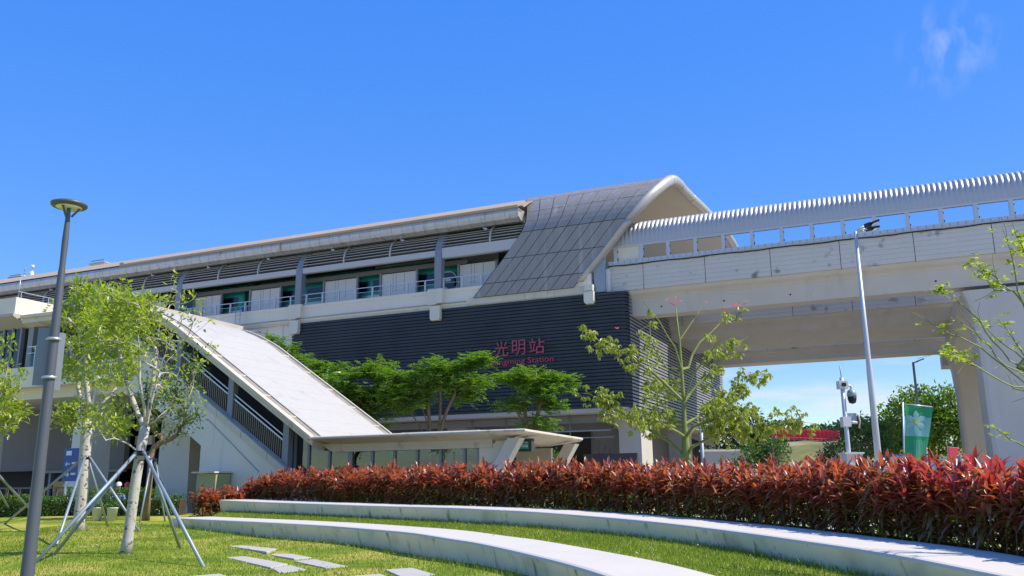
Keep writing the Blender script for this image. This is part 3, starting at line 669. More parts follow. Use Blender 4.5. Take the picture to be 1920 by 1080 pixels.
    for a, b in zip(cuts[:-1], cuts[1:]):
        mm = MB(); rr = [list(map(tuple, q)) for q in rings[a:b+1]]
        mm.loft(rr, True, True, True); obj('rim_piece', mm.mesh('rim_piece', M['rim']), sh)
    # fittings: floodlights hanging from the gutter
    fm = MB(); fm.tube([(0,-.25,19.25),(0,-.25,18.95),(.12,-.3,18.85)], .025, 5); fm.box(.08,.28,-.36,-.2,18.8,18.9); fm = fm.mesh('gutter_hook', M['beam'])
    for k in range(8): obj('gutter_hook', fm, s, (3.0-k*6.0 if k else 3.6, 0, 0))
    # service ladder
    q = ST(441, 600, -.5); m = MB()
    for dx in (0,.45): m.tube([(q.x+dx,-.5,12.6),(q.x+dx,-.5,15.3)], .035, 6)
    for k in range(8): m.tube([(q.x,-.5,12.8+k*.3),(q.x+.45,-.5,12.8+k*.3)], .02, 5)
    m.tube([(q.x,-.5,15.3),(q.x+.9,-.3,15.3),(q.x+.9,-.3,13.4)], .025, 5); m.box(q.x, q.x+2.2, -.5, 0, 13.2, 13.3)
    B('service_ladder', M['rail'], m)
    # end piece beside the viaduct
    m = MB(); m.box(11.35, 12.1, .15, .5, 13.7, 16.2); B('end_plate', M['galv'], m)
    m = MB(); m.box(12.0, 12.35, .35, .9, 13.7, 15.2); B('end_post', M['white'], m)
    return s
station()

# writing on the station box
def text_mesh(txt, size, depth, m):
    c = bpy.data.curves.new('t', 'FONT'); c.body = txt; c.size = size; c.extrude = depth; c.resolution_u = 4
    o = bpy.data.objects.new('t', c); C.objects.link(o); dg = bpy.context.evaluated_depsgraph_get(); me = bpy.data.meshes.new_from_object(o.evaluated_get(dg))
    bpy.data.objects.remove(o); bpy.data.curves.remove(c); me.materials.clear(); me.materials.append(m); me.name = 'letter'; return me
def bounds(me):
    a = np.zeros(len(me.vertices)*3); me.vertices.foreach_get('co', a); a = a.reshape(-1,3); return (a.min(0), a.max(0)) if len(a) else (np.zeros(3), np.zeros(3))
def letters(parent, txt, X0, X1, z0, z1, t, m, part='letter', depth=.03):
    full = text_mesh(txt, 1, .01, m); a, b = bounds(full); sx = (X1-X0)/(b[0]-a[0]); sz = (z1-z0)/(b[1]-a[1])
    for i, ch in enumerate(txt):
        if ch == ' ': continue
        pre = text_mesh(txt[:i+1], 1, .01, m); one = text_mesh(ch, 1, depth, m); pb = bounds(pre)[1][0]; oa, ob = bounds(one)
        v = np.zeros(len(one.vertices)*3); one.vertices.foreach_get('co', v); v = v.reshape(-1,3)
        x = (v[:,0]-ob[0]+pb-a[0])*sx+X0; z = (v[:,1]-a[1])*sz+z0
        one.vertices.foreach_set('co', np.stack([x, t-v[:,2], z],1).ravel()); one.update(); obj(part, one, parent)
sg = sthing('station_sign', 'faded red station name in Chinese and English letters on the dark slats', 'station sign')
A = [ST(928, 639, -.12), ST(953, 668, -.12), ST(960, 636, -.12), ST(985, 666, -.12), ST(992, 633, -.12), ST(1021, 664, -.12)]
for k, ch in enumerate('光明站'):
    a, b = A[2*k], A[2*k+1]; letters(sg, ch, a.x, b.x, 9.97, 10.98, -.1, M['redsign'], 'character', .04)
a, b = ST(908, 676, -.1), ST(1038, 672, -.1); letters(sg, 'Guangming Station', a.x, b.x, 9.28, 9.78, -.1, M['redsign'], 'letter', .03)
for k in range(2): MB().box(a.x-.1, b.x+.1, -.04, -.02, (9.4,10.35)[k], (9.44,10.4)[k]).build('mounting_rail', M['slat'], sg)

# train behind the trackside screens
def train():
    t = sthing('metro_train', 'green and silver metro train standing behind the platform screens', 'train')
    for k, (x0, x1) in enumerate([(-18.1, .75), (-40.5, -18.9), (-62, -41.3)]):
        body = MB(); pr = [(1.9,14.8),(1.82,15.6),(1.85,16.9),(2.1,17.5),(2.8,17.95),(4.2,17.95),(4.7,17.2),(4.7,14.8)]
        end = [(x0, 0)] ; xs2 = [x0, x0+.12, x1-.9 if k == 0 else x1-.12, x1-.3 if k == 0 else x1-.05, x1]; ss = [.97, 1, 1, .95, .84 if k == 0 else .97]
        body.loft([[(x, 3.3+(a-3.3)*s_, 16.2+(z-16.2)*(s_ if k == 0 else 1)) for a, z in pr] for x, s_ in zip(xs2, ss)], True, True)
        c = body.build('car_body', M['teal'], t)
        obj('lower_panel', MB().box(x0+.1, x1-.9 if k == 0 else x1-.1, 1.80, 1.9, 14.9, 15.62).mesh('lower_panel', M['trainsil']), c)
        x = x1-(1.55 if k == 0 else .6)
        while x-3.2 > x0:
            obj('window', MB().box(x-2.75 if k else x-2.75, x, 1.80, 1.9, 15.92, 16.72).mesh('window', M['win']), c)
            x -= 3.05
        if k == 0:
            xc = x1-.62; f = [(xc-.55,15.62),(xc-.55,16.62)]+[(xc-.15+.58*math.sin(a_), 15.72+.90*math.cos(a_)) for a_ in np.linspace(.05,1.55,8)]+[(xc-.15+.58*math.cos(a_), 15.72-.36*math.sin(a_)) for a_ in np.linspace(.2,1.5,6)]
            obj('cab_window_frame', MB().prism([(x, 1.66, z) for x, z in [((p[0]-xc+.05)*1.14+xc-.05,(p[1]-16.0)*1.13+16.0) for p in f]], (0,.2,0)).mesh('cab_window_frame', M['white']), c)
            obj('cab_window', MB().prism([(x, 1.62, z) for x, z in f], (0,.2,0)).mesh('cab_window', M['win']), c)
            obj('cab_sheet', MB().box(xc-.45, xc-.02, 1.6, 1.62, 15.95, 16.15).mesh('cab_sheet', M['white']), c)
train()

# ------------------------------------------------------------------ viaduct decks
def deck(t0, w, label, XA=12.2, XB=62.0, detail=True, zp=13.72):
    v = sthing('viaduct_deck', label, 'viaduct', group='parallel railway viaduct decks'); B = lambda n, m, mb: mb.build(n, m, v)
    tc_ = t0+w/2
    half = [(w/2-.12, zp), (w/2-.22, zp-.2), (w/2-.45, zp-.36), (w/2-.60, zp-.55), (w/2-.75, 12.15)]
    poly = [(tc_-a, z) for a, z in half]+[(tc_+a, z) for a, z in reversed(half)]+[(tc_+w/2-.3, 14.4), (tc_-w/2+.3, 14.4)]
    m = MB(); m.prism([(XA, t, z) for t, z in poly], (XB-XA, 0, 0))
    g = B('girder', M['conc'], m)
    hole = MB().lathe([(0,-.02),(.055,-.02),(.055,.02),(0,.02)], (0,0,0), 10)
    hole.v = [(x, z, y) for x, y, z in hole.v]; hm = hole.mesh('drain_hole', M['black'])
    for k in range(14):
        x = 16.1-3.9+k*3.92+3.2
        if x < XB: obj('drain_hole', hm, g, (x, tc_-(w/2-.685), 12.62))
    # parapet panels with shallow horizontal rebates
    pr = []
    z = zp
    for k in range(int(round((15.44-zp)/.285))):
        pr += [(t0, z+.012), (t0, z+.262), (t0+.022, z+.27), (t0+.022, z+.282)]; z += .285
    ring = [(t0+.12, zp-.02)]+pr+[(t0, 15.45), (t0+.25, 15.45), (t0+.25, zp-.02)]
    pm = MB().prism([(0, t, zz) for t, zz in ring], (3.885, 0, 0)).mesh('parapet_panel', M['parapet'])
    X = 14.49-3.92
    n = 0
    while X < XB:
        if X+3.9 > XA:
            o = obj('parapet_panel', pm if X >= XA else MB().prism([(XA-X, t, zz) for t, zz in ring], (3.885-(XA-X), 0, 0)).mesh('parapet_panel', M['parapet']), v, (X+.018, 0, 0))
        X += 3.92
    m = MB(); m.box(XA, XB, t0+.03, t0+.2, zp, 15.4); B('parapet_core', M['dark'], m)
    m = MB(); m.prism([(XA, 2*tc_-t, zz) for t, zz in [(t0,zp),(t0,15.45),(t0+.25,15.45),(t0+.25,zp)]], (XB-XA,0,0)); B('rear_parapet', M['parapet'], m)
    if not detail: return v
    m = MB(); m.box(XA, XB, t0-.05, t0+.3, 15.45, 15.5); m.box(XA, XB, t0-.02, t0+.25, 15.5, 15.72); sk = B('sill', M['post'], m)
    m = MB(); 
    x = XA
    pts = []
    while x < XB: pts.append((x, t0-.07, 15.38+.025*math.sin(x*1.7)+.012*math.sin(x*5.1))); x += .5
    m.tube(pts, .035, 5); obj('cable', m.mesh('cable', M['black']), sk)
    rm = MB().box(-.02,.02,t0-.035,t0-.02,15.51,15.7).mesh('sill_rib', M['galv'])
    for k in range(110): obj('sill_rib', rm, sk, (XA+.3+k*.4, 0, 0))
    m = MB(); m.box(XA, XB, t0, t0+.22, 16.6, 16.7); B('window_header', M['post'], m)
    pmx = MB().box(-.11,.11,t0,t0+.25,15.72,16.6).mesh('window_post', M['post']); gmx = MB().box(-.75,.75,t0+.1,t0+.12,15.72,16.6).mesh('window_pane', M['clear'])
    clip = MB().box(.11,.16,t0+.0,t0+.1,15.8,15.9).box(.11,.15,t0,t0+.1,16.3,16.38).mesh('clip', M['black'])
    X = 21.35-1.728*5
    for k in range(29):
        p = obj('window_post', pmx, v, (X, 0, 0)); obj('clip', clip, p)
        if k == 0: obj('window_infill', MB().box(-.75,.75,t0+.1,t0+.13,15.72,16.6).mesh('window_infill', M['wallcream']), v, (X+.864, 0, 0))
        else: obj('window_pane', gmx, v, (X+.864, 0, 0))
        X += 1.728
    # ribbed noise barrier, each rib a curved trough
    prof = [(0,16.7),(0,17.15),(.03,17.45),(.12,17.75),(.30,18.02),(.58,18.24),(.95,18.36),(1.4,18.40),(1.9,18.40)]
    m = MB(); rings = []
    for i, (t, z) in enumerate(prof):
        a = np.array(prof[max(i-1,0)]); b = np.array(prof[min(i+1,len(prof)-1)]); d = (b-a)/np.linalg.norm(b-a); nn = np.array([-d[1], d[0]])
        amp = float(np.interp(i, [0,1,2,3,8], [.012,.014,.05,.10,.10]))
        rings.append([(.28*k/6, t0+t+nn[0]*(amp*math.sin(math.pi*k/6)), z+nn[1]*(amp*math.sin(math.pi*k/6))) for k in range(7)])
    m.loft(rings, False, False, True); rb = m.mesh('barrier_rib', M['ribm'])
    k = 0
    while 12.75+k*.282 < XB-5 and k < 158: obj('barrier_rib', rb, v, (12.75+k*.282, 0, 0)); k += 1
    m = MB(); m.box(12.75, XB-5, t0+1.85, t0+2.0, 18.28, 18.42); B('barrier_beam', M['post'], m)
    return v
deck(.6, 2.7, 'nearest viaduct deck, with ribbed metal noise barrier over a band of windows')
deck(10.9, 9.0, 'middle viaduct deck, only its underside and lower parapet showing beneath the nearest one', detail=False, zp=13.12)
deck(26.2, 3.6, 'farthest viaduct deck, lowest concrete band against the sky under the others', detail=False, zp=13.12)
def bent():
    b = sthing('bridge_pier', 'massive grey concrete bridge pier with grooved tapering columns at the right edge', 'bridge pier')
    for t0 in (1.1, 24.2):
        m = MB(); prof = [(0, 0), (8.5, 0), (10.4, .12), (11.3, .28), (11.9, .46)]
        def sec(z, f):
            return [(32.72-f, t0+.35, z), (32.80-f, t0+.08, z), (33.0-f, t0, z), (37.4, t0, z), (37.4, t0+3.2, z), (32.72-f, t0+3.2, z), (32.72-f, t0+.62, z), (32.86-f, t0+.60, z), (32.86-f, t0+.37, z)]
        m.loft([sec(z, f) for z, f in prof], True, True); m.build('pier_column', M['conc'], b)
        MB().box(34.6, 35.8, t0-.02, t0-.002, 2.35, 2.6).build('number_plate', M['wallw'], b)
    m = MB(); m.prism([(32.1,4.3,12.13),(32.1,4.3,11.2),(32.4,4.3,10.9),(37.4,4.3,10.9),(37.4,4.3,12.13)], (0,19.9,0)); m.prism([(32.0,27.4,12.0),(32.0,27.4,11.0),(37.4,27.4,10.9),(37.4,27.4,12.0)], (0,2.6,0)); m.build('crosshead', M['conc'], b)
bent()

# ------------------------------------------------------------------ covered stairway in front of the station
def stairway():
    s = sthing('covered_stairway', 'white roofed covered stair and escalator hall with low canopy behind the hedge', 'stair building')
    B = lambda n, m, mb: mb.build(n, m, s)
    TF, TB = -24.0, -17.0
    K = .672
    ztop = lambda X: 3.46+K*(7.85-X)
    # roof line from the canopy up the slope and over the crest
    line = [(7.85, 3.46), (6, ztop(6)), (3, ztop(3)), (.4, ztop(.4)), (-.6, 9.0), (-1.6, 9.42), (-2.8, 9.62), (-4.5, 9.7), (-9.5, 9.72)]
    m = MB(); m.loft([[(X, TF+.75, z+.03), (X, TB-.75, z+.03), (X, TB-.75, z-.1), (X, TF+.75, z-.1)] for X, z in line], True, True); ro = B('sloping_roof', M['membrane'], m)
    for k in range(22):
        x = 7.4-k*.72; z = float(np.interp(-x, [-q[0] for q in line], [q[1] for q in line])); obj('roof_seam', MB().box(x-.012, x+.012, TF+.8, TB-.8, z+.02, z+.036).mesh('roof_seam', M['membrane']), ro)
    # roof edges: front and back trims in lengths, with a raised lip
    for side, t0, sg in (('f', TF, 1), ('b', TB, -1)):
        X = 7.85; k = 0
        pts = []
        q = np.array(line); dl = np.concatenate([[0], np.cumsum(np.hypot(np.diff(q[:,0]), np.diff(q[:,1])))])
        a = 0
        while a < dl[-1]-.1:
            b = min(a+1.62, dl[-1]); rr = []
            for u in np.linspace(a+.012, b-.012, 4):
                x = np.interp(u, dl, q[:,0]); z = np.interp(u, dl, q[:,1])
                rr.append([(x, t0, z-.12), (x, t0-sg*.02, z+.02), (x, t0+sg*.1, z+.08), (x, t0+sg*.17, z+.07), (x, t0+sg*.18, z-.14)])
            obj('edge_trim', MB().loft(rr, True, True).mesh('edge_trim', M['trimc']), ro)
            rr = []
            for u in np.linspace(a+.02, b-.02, 4):
                x = np.interp(u, dl, q[:,0]); z = np.interp(u, dl, q[:,1])
                rr.append([(x, t0+sg*.19, z-.03), (x, t0+sg*.74, z-.03), (x, t0+sg*.74, z-.14), (x, t0+sg*.19, z-.14)])
            obj('gutter_tray', MB().loft(rr, True, True).mesh('gutter_tray', M['gutterdirt']), ro)
            x = np.interp(a, dl, q[:,0]); z = np.interp(a, dl, q[:,1]); obj('gutter_rib', MB().box(x-.02, x+.02, min(t0+sg*.18,t0+sg*.75), max(t0+sg*.18,t0+sg*.75), z-.1, z+.0).mesh('gutter_rib', M['trimc']), ro)
            a = b
    # fascia under the slope (front), stepping in
    m = MB(); m.loft([[(X, TF+.12, z-.12), (X, TF+.12, z-.34), (X, TF+.5, z-.48), (X, TF+1.0, z-.48), (X, TF+1.0, z-.12)] for X, z in line], True, True); B('slope_fascia', M['trimc'], m)
    m = MB(); m.loft([[(X, TF+1.0, z-.2), (X, TB-.2, z-.2), (X, TB-.2, z-.4), (X, TF+1.0, z-.4)] for X, z in line], True, True); B('slope_ceiling', M['ceil'], m)
    # low canopy
    can = [(7.6, TF), (16.8, TF), (16.62, -17.6), (16.2, -16.6), (7.6, -16.6)]
    ctr = (12, -20.5)
    def inset(f): return [(ctr[0]+(x-ctr[0])*f, ctr[1]+(t-ctr[1])*f) for x, t in can]
    rr = [[(x,t,z) for x, t in inset(f)] for f, z in ((.74,3.16),(.985,3.37),(1.0,3.40),(1.0,3.45),(.99,3.48),(.97,3.49))]
    m = MB(); m.loft(rr, True, True); B('canopy_slab', M['trimc'], m)
    m = MB(); m.box(11.4, 14.6, -23.2, -21.4, 3.49, 3.56); B('roof_hatch', M['membrane'], m)
    m = MB(); m.prism([(6.15, TF+.75, 4.33), (7.9, TF+.75, 3.24), (15.2, TF+.75, 3.24), (15.2, TF+.75, 2.91), (8.35, TF+.75, 2.91), (6.15, TF+.75, 4.02)], (0,.3,0)); B('head_beam', M['trimc'], m)
    # slanted legs
    for x0, x1, t in ((16.35, 15.75, TF+.35), (16.55, 15.2, -18.6)):
        dx = -1.55; m = MB(); m.prism([(x0+.1, t, 3.2), (x0-.38, t, 3.2), (x0-.38+dx*1.25, t, 0), (x0+.1+dx*1.25, t, 0)], (0,.45,0)); m.build('slanted_leg', M['trimc'], s)
    # solid end wall with rounded window corner
    m = MB(); m.prism([(14.66, TF+.8, 2.92), (16.1, TF+.8, 3.26), (14.66, TF+.8, .2)], (0,.22,0)); B('end_wall', M['wallcream'], m)
    # glazing
    xs = [6.45]+[7.12+.985*k for k in range(8)]+[14.6]
    for a, b in zip(xs[:-1], xs[1:]):
        zt = lambda x: 2.95 if x > 8.4 else 2.95+(8.4-x)*.62
        gp = MB().prism([(a+.05, TF+.92, .1), (b-.05, TF+.92, .1), (b-.05, TF+.92, zt(b)-.0), (a+.05, TF+.92, zt(a)-.0)], (0,.02,0)); B('glass_pane', M['gglass'], gp)
    for i, x in enumerate(xs):
        zt = 2.97 if x > 8.4 else 2.97+(8.4-x)*.62; wd = .09 if i == 3 else .05
        B('mullion', M['steel'], MB().box(x-wd, x+wd, TF+.86, TF+1.02, 0, zt))
    m = MB(); m.box(6.4, 14.65, TF+.88, TF+1.0, 2.0, 2.05); B('transom', M['steel'], m)
    # back glazing posts and low wall, seen through the front panes
    for x in (8.2, 10.2, 12.2, 14.2): B('rear_post', M['innerdk'], MB().box(x-.06, x+.06, TB+.3, TB+.45, 0, 3.1))
    m = MB(); m.box(6.2, 15.8, TF+.6, TB, -.1, .12); B('floor', M['inner'], m)
    # triangular side wall, its capping band and the stair behind
    m = MB(); m.prism([(2.1, TF+.3, 0), (9.8, TF+.3, 0), (9.6, TF+.3, .10), (-1.2, TF+.3, 7.35), (-3.2, TF+.3, 7.35), (-3.2, TF+.3, 6.3), (.6, TF+.3, 4.3), (2.1, TF+.3, 3.3)], (0,.3,0)); wl = B('side_wall', M['wallw'], m)
    zs = lambda X: 2.52+.668*(6.19-X)
    a = 8.0
    for k in range(7):
        x0 = 6.9-1.35*k; x1 = x0-1.325
        obj('capping_stone', MB().prism([(x0, TF+.24, zs(x0)-.3), (x0, TF+.24, zs(x0)), (x1, TF+.24, zs(x1)), (x1, TF+.24, zs(x1)-.3)], (0,.42,0)).mesh('capping_stone', M['band']), wl)
    obj('drain_line', MB().bar((2.4, TF+.29, 4.35), (5.2, TF+.29, 2.2), .03, .03).mesh('drain_line', M['galv']), wl)
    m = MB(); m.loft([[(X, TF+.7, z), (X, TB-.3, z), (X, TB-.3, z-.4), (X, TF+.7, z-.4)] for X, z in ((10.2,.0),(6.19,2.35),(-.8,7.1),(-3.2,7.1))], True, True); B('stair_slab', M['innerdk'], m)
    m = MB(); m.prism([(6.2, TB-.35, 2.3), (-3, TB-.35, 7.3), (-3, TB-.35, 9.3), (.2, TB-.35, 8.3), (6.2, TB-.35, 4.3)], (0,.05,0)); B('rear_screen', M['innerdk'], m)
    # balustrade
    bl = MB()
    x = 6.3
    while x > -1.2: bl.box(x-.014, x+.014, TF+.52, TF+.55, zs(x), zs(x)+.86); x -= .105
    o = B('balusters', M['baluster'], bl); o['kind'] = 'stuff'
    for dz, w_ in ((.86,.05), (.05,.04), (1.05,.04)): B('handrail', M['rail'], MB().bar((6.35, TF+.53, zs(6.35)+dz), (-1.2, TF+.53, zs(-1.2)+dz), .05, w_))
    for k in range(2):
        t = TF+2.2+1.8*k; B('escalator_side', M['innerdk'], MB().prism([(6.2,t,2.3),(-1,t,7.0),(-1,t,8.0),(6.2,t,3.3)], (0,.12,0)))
        B('escalator_handrail', M['rubber'], MB().bar((6.2,t+.06,3.34),(-1,t+.06,8.04),.12,.07))
    for X in (3.35, 6.3): B('stair_post', M['steel'], MB().box(X-.14, X+.14, TF+.45, TF+.75, zs(X)-.1, ztop(X)-.3))
    B('stair_post', M['steel'], MB().box(.2, .48, TF+.45, TF+.75, zs(.3)-.1, ztop(.4)-.3))
    # inside the entrance
    m = MB(); m.box(13.5, 15.2, -17.6, -17.4, 0, 3.1); B('entrance_wall', M['wallcream'], m)
    m = MB(); m.box(15.9, 18.3, -15.6, -15.3, 0, 2.9); B('door_screen', M['innerdk'], m)
    m = MB(); m.box(14.75, 14.85, -22.2, -22.1, 0, 2.55); m.box(15.55, 15.63, -22.2, -22.1, 0, 2.55); m.box(14.75, 15.63, -22.2, -22.1, 2.5, 2.58); B('door_frame', M['innerdk'], m)
    m = MB(); m.box(15.6, 16.4, -22.5, -22.3, 3.02, 3.1); B('strip_light', M['lampglow'], m)
    return s
stairway()
ex = sthing('exit_sign', 'small green exit sign under the end of the low canopy', 'exit sign')
p0 = ST(969, 828, -22.8); p1 = ST(986, 841, -22.8)
MB().box(p0.x-.05, p1.x+.22, -22.8, -22.55, p1.z-.1, p0.z+.1).build('sign_box', M['innerdk'], ex)
MB().box(p0.x, p0.x+.16, -22.83, -22.8, p1.z, p0.z).build('arrow_panel', M['exitg'], ex)
MB().box(p0.x+.18, p1.x+.1, -22.83, -22.8, p1.z, p0.z).build('word_panel', M['exitg'], ex)
letters(ex, 'Exit', p0.x+.2, p1.x+.08, p1.z+.06, p1.z+.16, -22.84, M['signw'], 'letter', .005)
letters(ex, '出口', p0.x+.2, p1.x+.08, p1.z+.2, p0.z-.03, -22.84, M['signw'], 'character', .005)
cab = sthing('utility_cabinet', 'low yellow green cabinet with thin flat cover against the stair wall', 'cabinet')
q0 = ST(375, 905, -24.4); q1 = ST(412, 884, -24.4)
MB().box(q0.x, q1.x, -24.6, -23.8, 0, q1.z-.08).build('cabinet_box', mat('cabinetg', (.42,.42,.2), .7), cab); MB().box(q0.x-.15, q1.x+.05, -24.75, -23.7, q1.z-.06, q1.z).build('cover', M['trimc'], cab)
ST_BIN = sthing('yellow_box', 'small yellow and blue box beside the canopy leg above the hedge', 'box')
q0 = ST(1041, 880, -20.5); MB().box(q0.x-.1, q0.x+.35, -20.5, -20.2, 1.0, 2.1).build('box_body', M['yellow'], ST_BIN); MB().box(q0.x-.3, q0.x-.1, -20.5, -20.2, 1.0, 1.95).build('box_side', M['blue'], ST_BIN); MB().box(q0.x-.1, q0.x+.1, -20.4, -20.3, 0, 1.0).build('stand', M['steel'], ST_BIN)

# ------------------------------------------------------------------ raised concourse wing at the left
def wing():
    s = sthing('concourse_wing', 'raised concrete concourse with glass front and dark openings below, behind the left trees', 'building')
    B = lambda n, m, mb: mb.build(n, m, s)
    B('roof_box', M['wallcream'], MB().box(-26, -9.94, -24, -17, 9.82, 10.7))
    m = MB(); m.prism([(-26,-24.3,9.82),(-26,-24.3,9.7),(-26,-23.4,9.25),(-26,-16.8,9.25),(-26,-16.8,9.82)], (16.4,0,0)); m.prism([(-9.6,-23.6,9.8),(-9.6,-23.6,9.66),(-9.6,-23,9.3),(-9.6,-16.8,9.3),(-9.6,-16.8,9.8)], (7.4,0,0)); B('roof_soffit', M['soffit'], m)
    for k in range(12): B('roof_rail', M['rail'], MB().bar((-9.9-k*.0, -23.8+k*.5, 10.7), (-9.9, -23.8+k*.5, 11.0), .03, .03)) if k % 3 == 0 else None
    B('roof_rail', M['rail'], MB().bar((-9.9,-23.9,10.98),(-9.9,-17.5,10.98),.03,.03))
    B('roof_rail', M['rail'], MB().tube([(-9.95,-23.9,10.7),(-9.95,-23.9,11.7)],.02,5))
    B('floor_slab', M['wallw'], MB().box(-26, -2.4, -24, -16.5, 6.25, 7.2))
    B('floor_beam', M['wallcream'], MB().box(-26, -2.4, -23.4, -16.5, 5.75, 6.25))
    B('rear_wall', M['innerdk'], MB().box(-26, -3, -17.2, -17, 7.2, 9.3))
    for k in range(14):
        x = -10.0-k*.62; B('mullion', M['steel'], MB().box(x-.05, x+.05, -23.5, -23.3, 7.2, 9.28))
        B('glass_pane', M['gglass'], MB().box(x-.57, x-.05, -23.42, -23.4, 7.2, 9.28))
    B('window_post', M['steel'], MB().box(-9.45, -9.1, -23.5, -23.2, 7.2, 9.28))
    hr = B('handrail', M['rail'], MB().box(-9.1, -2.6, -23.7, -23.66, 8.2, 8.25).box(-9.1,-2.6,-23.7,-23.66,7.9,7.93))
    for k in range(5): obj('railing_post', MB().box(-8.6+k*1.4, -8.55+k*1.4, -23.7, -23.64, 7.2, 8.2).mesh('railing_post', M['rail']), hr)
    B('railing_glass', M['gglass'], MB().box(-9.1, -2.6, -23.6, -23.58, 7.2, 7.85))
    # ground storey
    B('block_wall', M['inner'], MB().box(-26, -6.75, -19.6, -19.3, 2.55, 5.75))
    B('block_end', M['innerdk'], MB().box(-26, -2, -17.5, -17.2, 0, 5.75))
    def pillar(x0, x1, t, d=1.1):
        m = MB(); m.loft([[(x0-f,t,z),(x1+f,t,z),(x1+f,t+d,z),(x0-f,t+d,z)] for z, f in ((0,.12),(3,.04),(5.75,0))], True, True); B('pillar', M['wallcream'], m)
    pillar(-5.55, -4.45, -23.6); pillar(-1.9, -.2, -22.0, 1.5); pillar(-13, -12, -23.4)
    for z0, z1 in ((5.35,5.6),(4.45,5.2),(3.75,4.2)): B('lintel', M['wallcream'], MB().box(-6.75, -5.6, -19.0, -18.8, z0, z1))
    B('door_head', M['steel'], MB().box(-12, -6.6, -19.9, -19.5, 2.42, 2.55))
    for x in (-11.6, -9.0, -7.0): B('door_mullion', M['steel'], MB().box(x-.08, x+.08, -19.8, -19.6, 0, 2.45))
    for a, b in ((-11.5,-9.1),(-8.9,-7.1)): B('door_glass', M['gglass'], MB().box(a, b, -19.7, -19.68, 0, 2.0))
    es = B('fascia_sign', M['black'], MB().box(-9.0, -6.9, -19.95, -19.7, 1.95, 2.4))
    for x, w_ in ((-8.5,.16),(-7.9,.5)): obj('sign_mark', MB().box(x, x+w_, -19.97, -19.95, 2.14, 2.28).mesh('sign_mark', M['trimc']), es)
wing()
sg2 = sthing('wayfinding_sign', 'blue wayfinding board with white arrows in front of a concrete pillar', 'sign')
a = ST(122, 841, -26.5); b = ST(150, 902, -26.5)
MB().box(a.x, b.x, -26.5, -26.42, b.z, a.z).build('board', M['blue'], sg2)
for x in (a.x+.15, b.x-.2): MB().box(x-.03, x+.03, -26.44, -26.38, 0, b.z).build('sign_leg', M['rail'], sg2)
hgt = a.z-b.z
MB().box(a.x+.12, a.x+.42, -26.51, -26.5, a.z-.28, a.z-.1).build('pictogram', M['signw'], sg2)
for k, fl in enumerate((1, -1, -1)):
    z = a.z-.62-k*.42; x = a.x+.12
    MB().box(x, x+.26, -26.51, -26.5, z-.02, z+.02).build('arrow_shaft', M['signw'], sg2)
    tip = x if fl == 1 else x+.26
    MB().prism([(tip-fl*.02,-26.51,z),(tip+fl*.1,-26.51,z+.1),(tip+fl*.1,-26.51,z-.1)], (0,.01,0)).build('arrow_head', M['signw'], sg2)
    MB().box(x+.36, x+.62, -26.51, -26.5, z-.01, z+.07).build('text_line', M['signw'], sg2)
gr = sthing('guard_railing', 'low brown metal railing in front of the concourse, behind the green hedge', 'railing')
m = MB(); m.box(-14,-2.5,-25.9,-25.85,1.62,1.68); m.box(-14,-2.5,-25.9,-25.85,1.3,1.33); m.build('handrail', M['bronze'], gr)
for k in range(16): MB().box(-13.8+k*.74,-13.72+k*.74,-25.92,-25.84,0,1.65).build('railing_post', M['bronze'], gr)

# rooftop plant on the station roof, far left
def roofbox(px0, py0, px1, py1, t, label, m, name='rooftop_unit'):
    a, b = ST(px0, py0, t), ST(px1, py1, t); th = sthing(name, label, 'rooftop unit')
    MB().box(a.x, b.x, t, t+2.2, min(a.z,b.z)-.9, max(a.z,b.z)).build('housing', m, th); MB().box(a.x-.1, b.x+.1, t-.1, t+2.3, max(a.z,b.z), max(a.z,b.z)+.08).build('lid', M['membrane'], th)
    for k in range(3): MB().box(a.x+.1, b.x-.1, t-.03, t, min(a.z,b.z)-.2+k*.25, min(a.z,b.z)-.1+k*.25).build('vent_slat', M['galv'], th)
roofbox(169, 497, 196, 492, 7, 'white box standing on the station roof above the left trees', M['white'])
roofbox(16, 524, 40, 518, 7, 'dark grey box at the far left end of the station roof', M['steel'])
for px, top, lab in ((47, 502, 'thin mast with crossbars on the left station roof'), (61.5, 497, 'antenna with a fat white cylinder on the left station roof')):
    a = ST(px, 530, 6); b = ST(px, top, 6); th = sthing('roof_antenna', lab, 'antenna'); MB().tube([(a.x,6,a.z-2.0),(b.x,6,b.z)], .05, 6).build('mast', M['rail'], th)
    if px > 50: MB().lathe([(0,b.z-.3),(.17,b.z-.3),(.17,b.z-.02),(0,b.z)], (b.x,6,0), 10).build('upper_drum', M['white'], th); MB().lathe([(0,b.z-1.5),(.2,b.z-1.5),(.2,b.z-.7),(0,b.z-.7)], (b.x,6,0), 10).build('lower_drum', M['white'], th)
    else:
        for k in range(3): MB().bar((b.x-.25,6,b.z-.2-k*.35),(b.x+.25,6,b.z-.2-k*.35),.05,.05).build('crossbar', M['rail'], th)

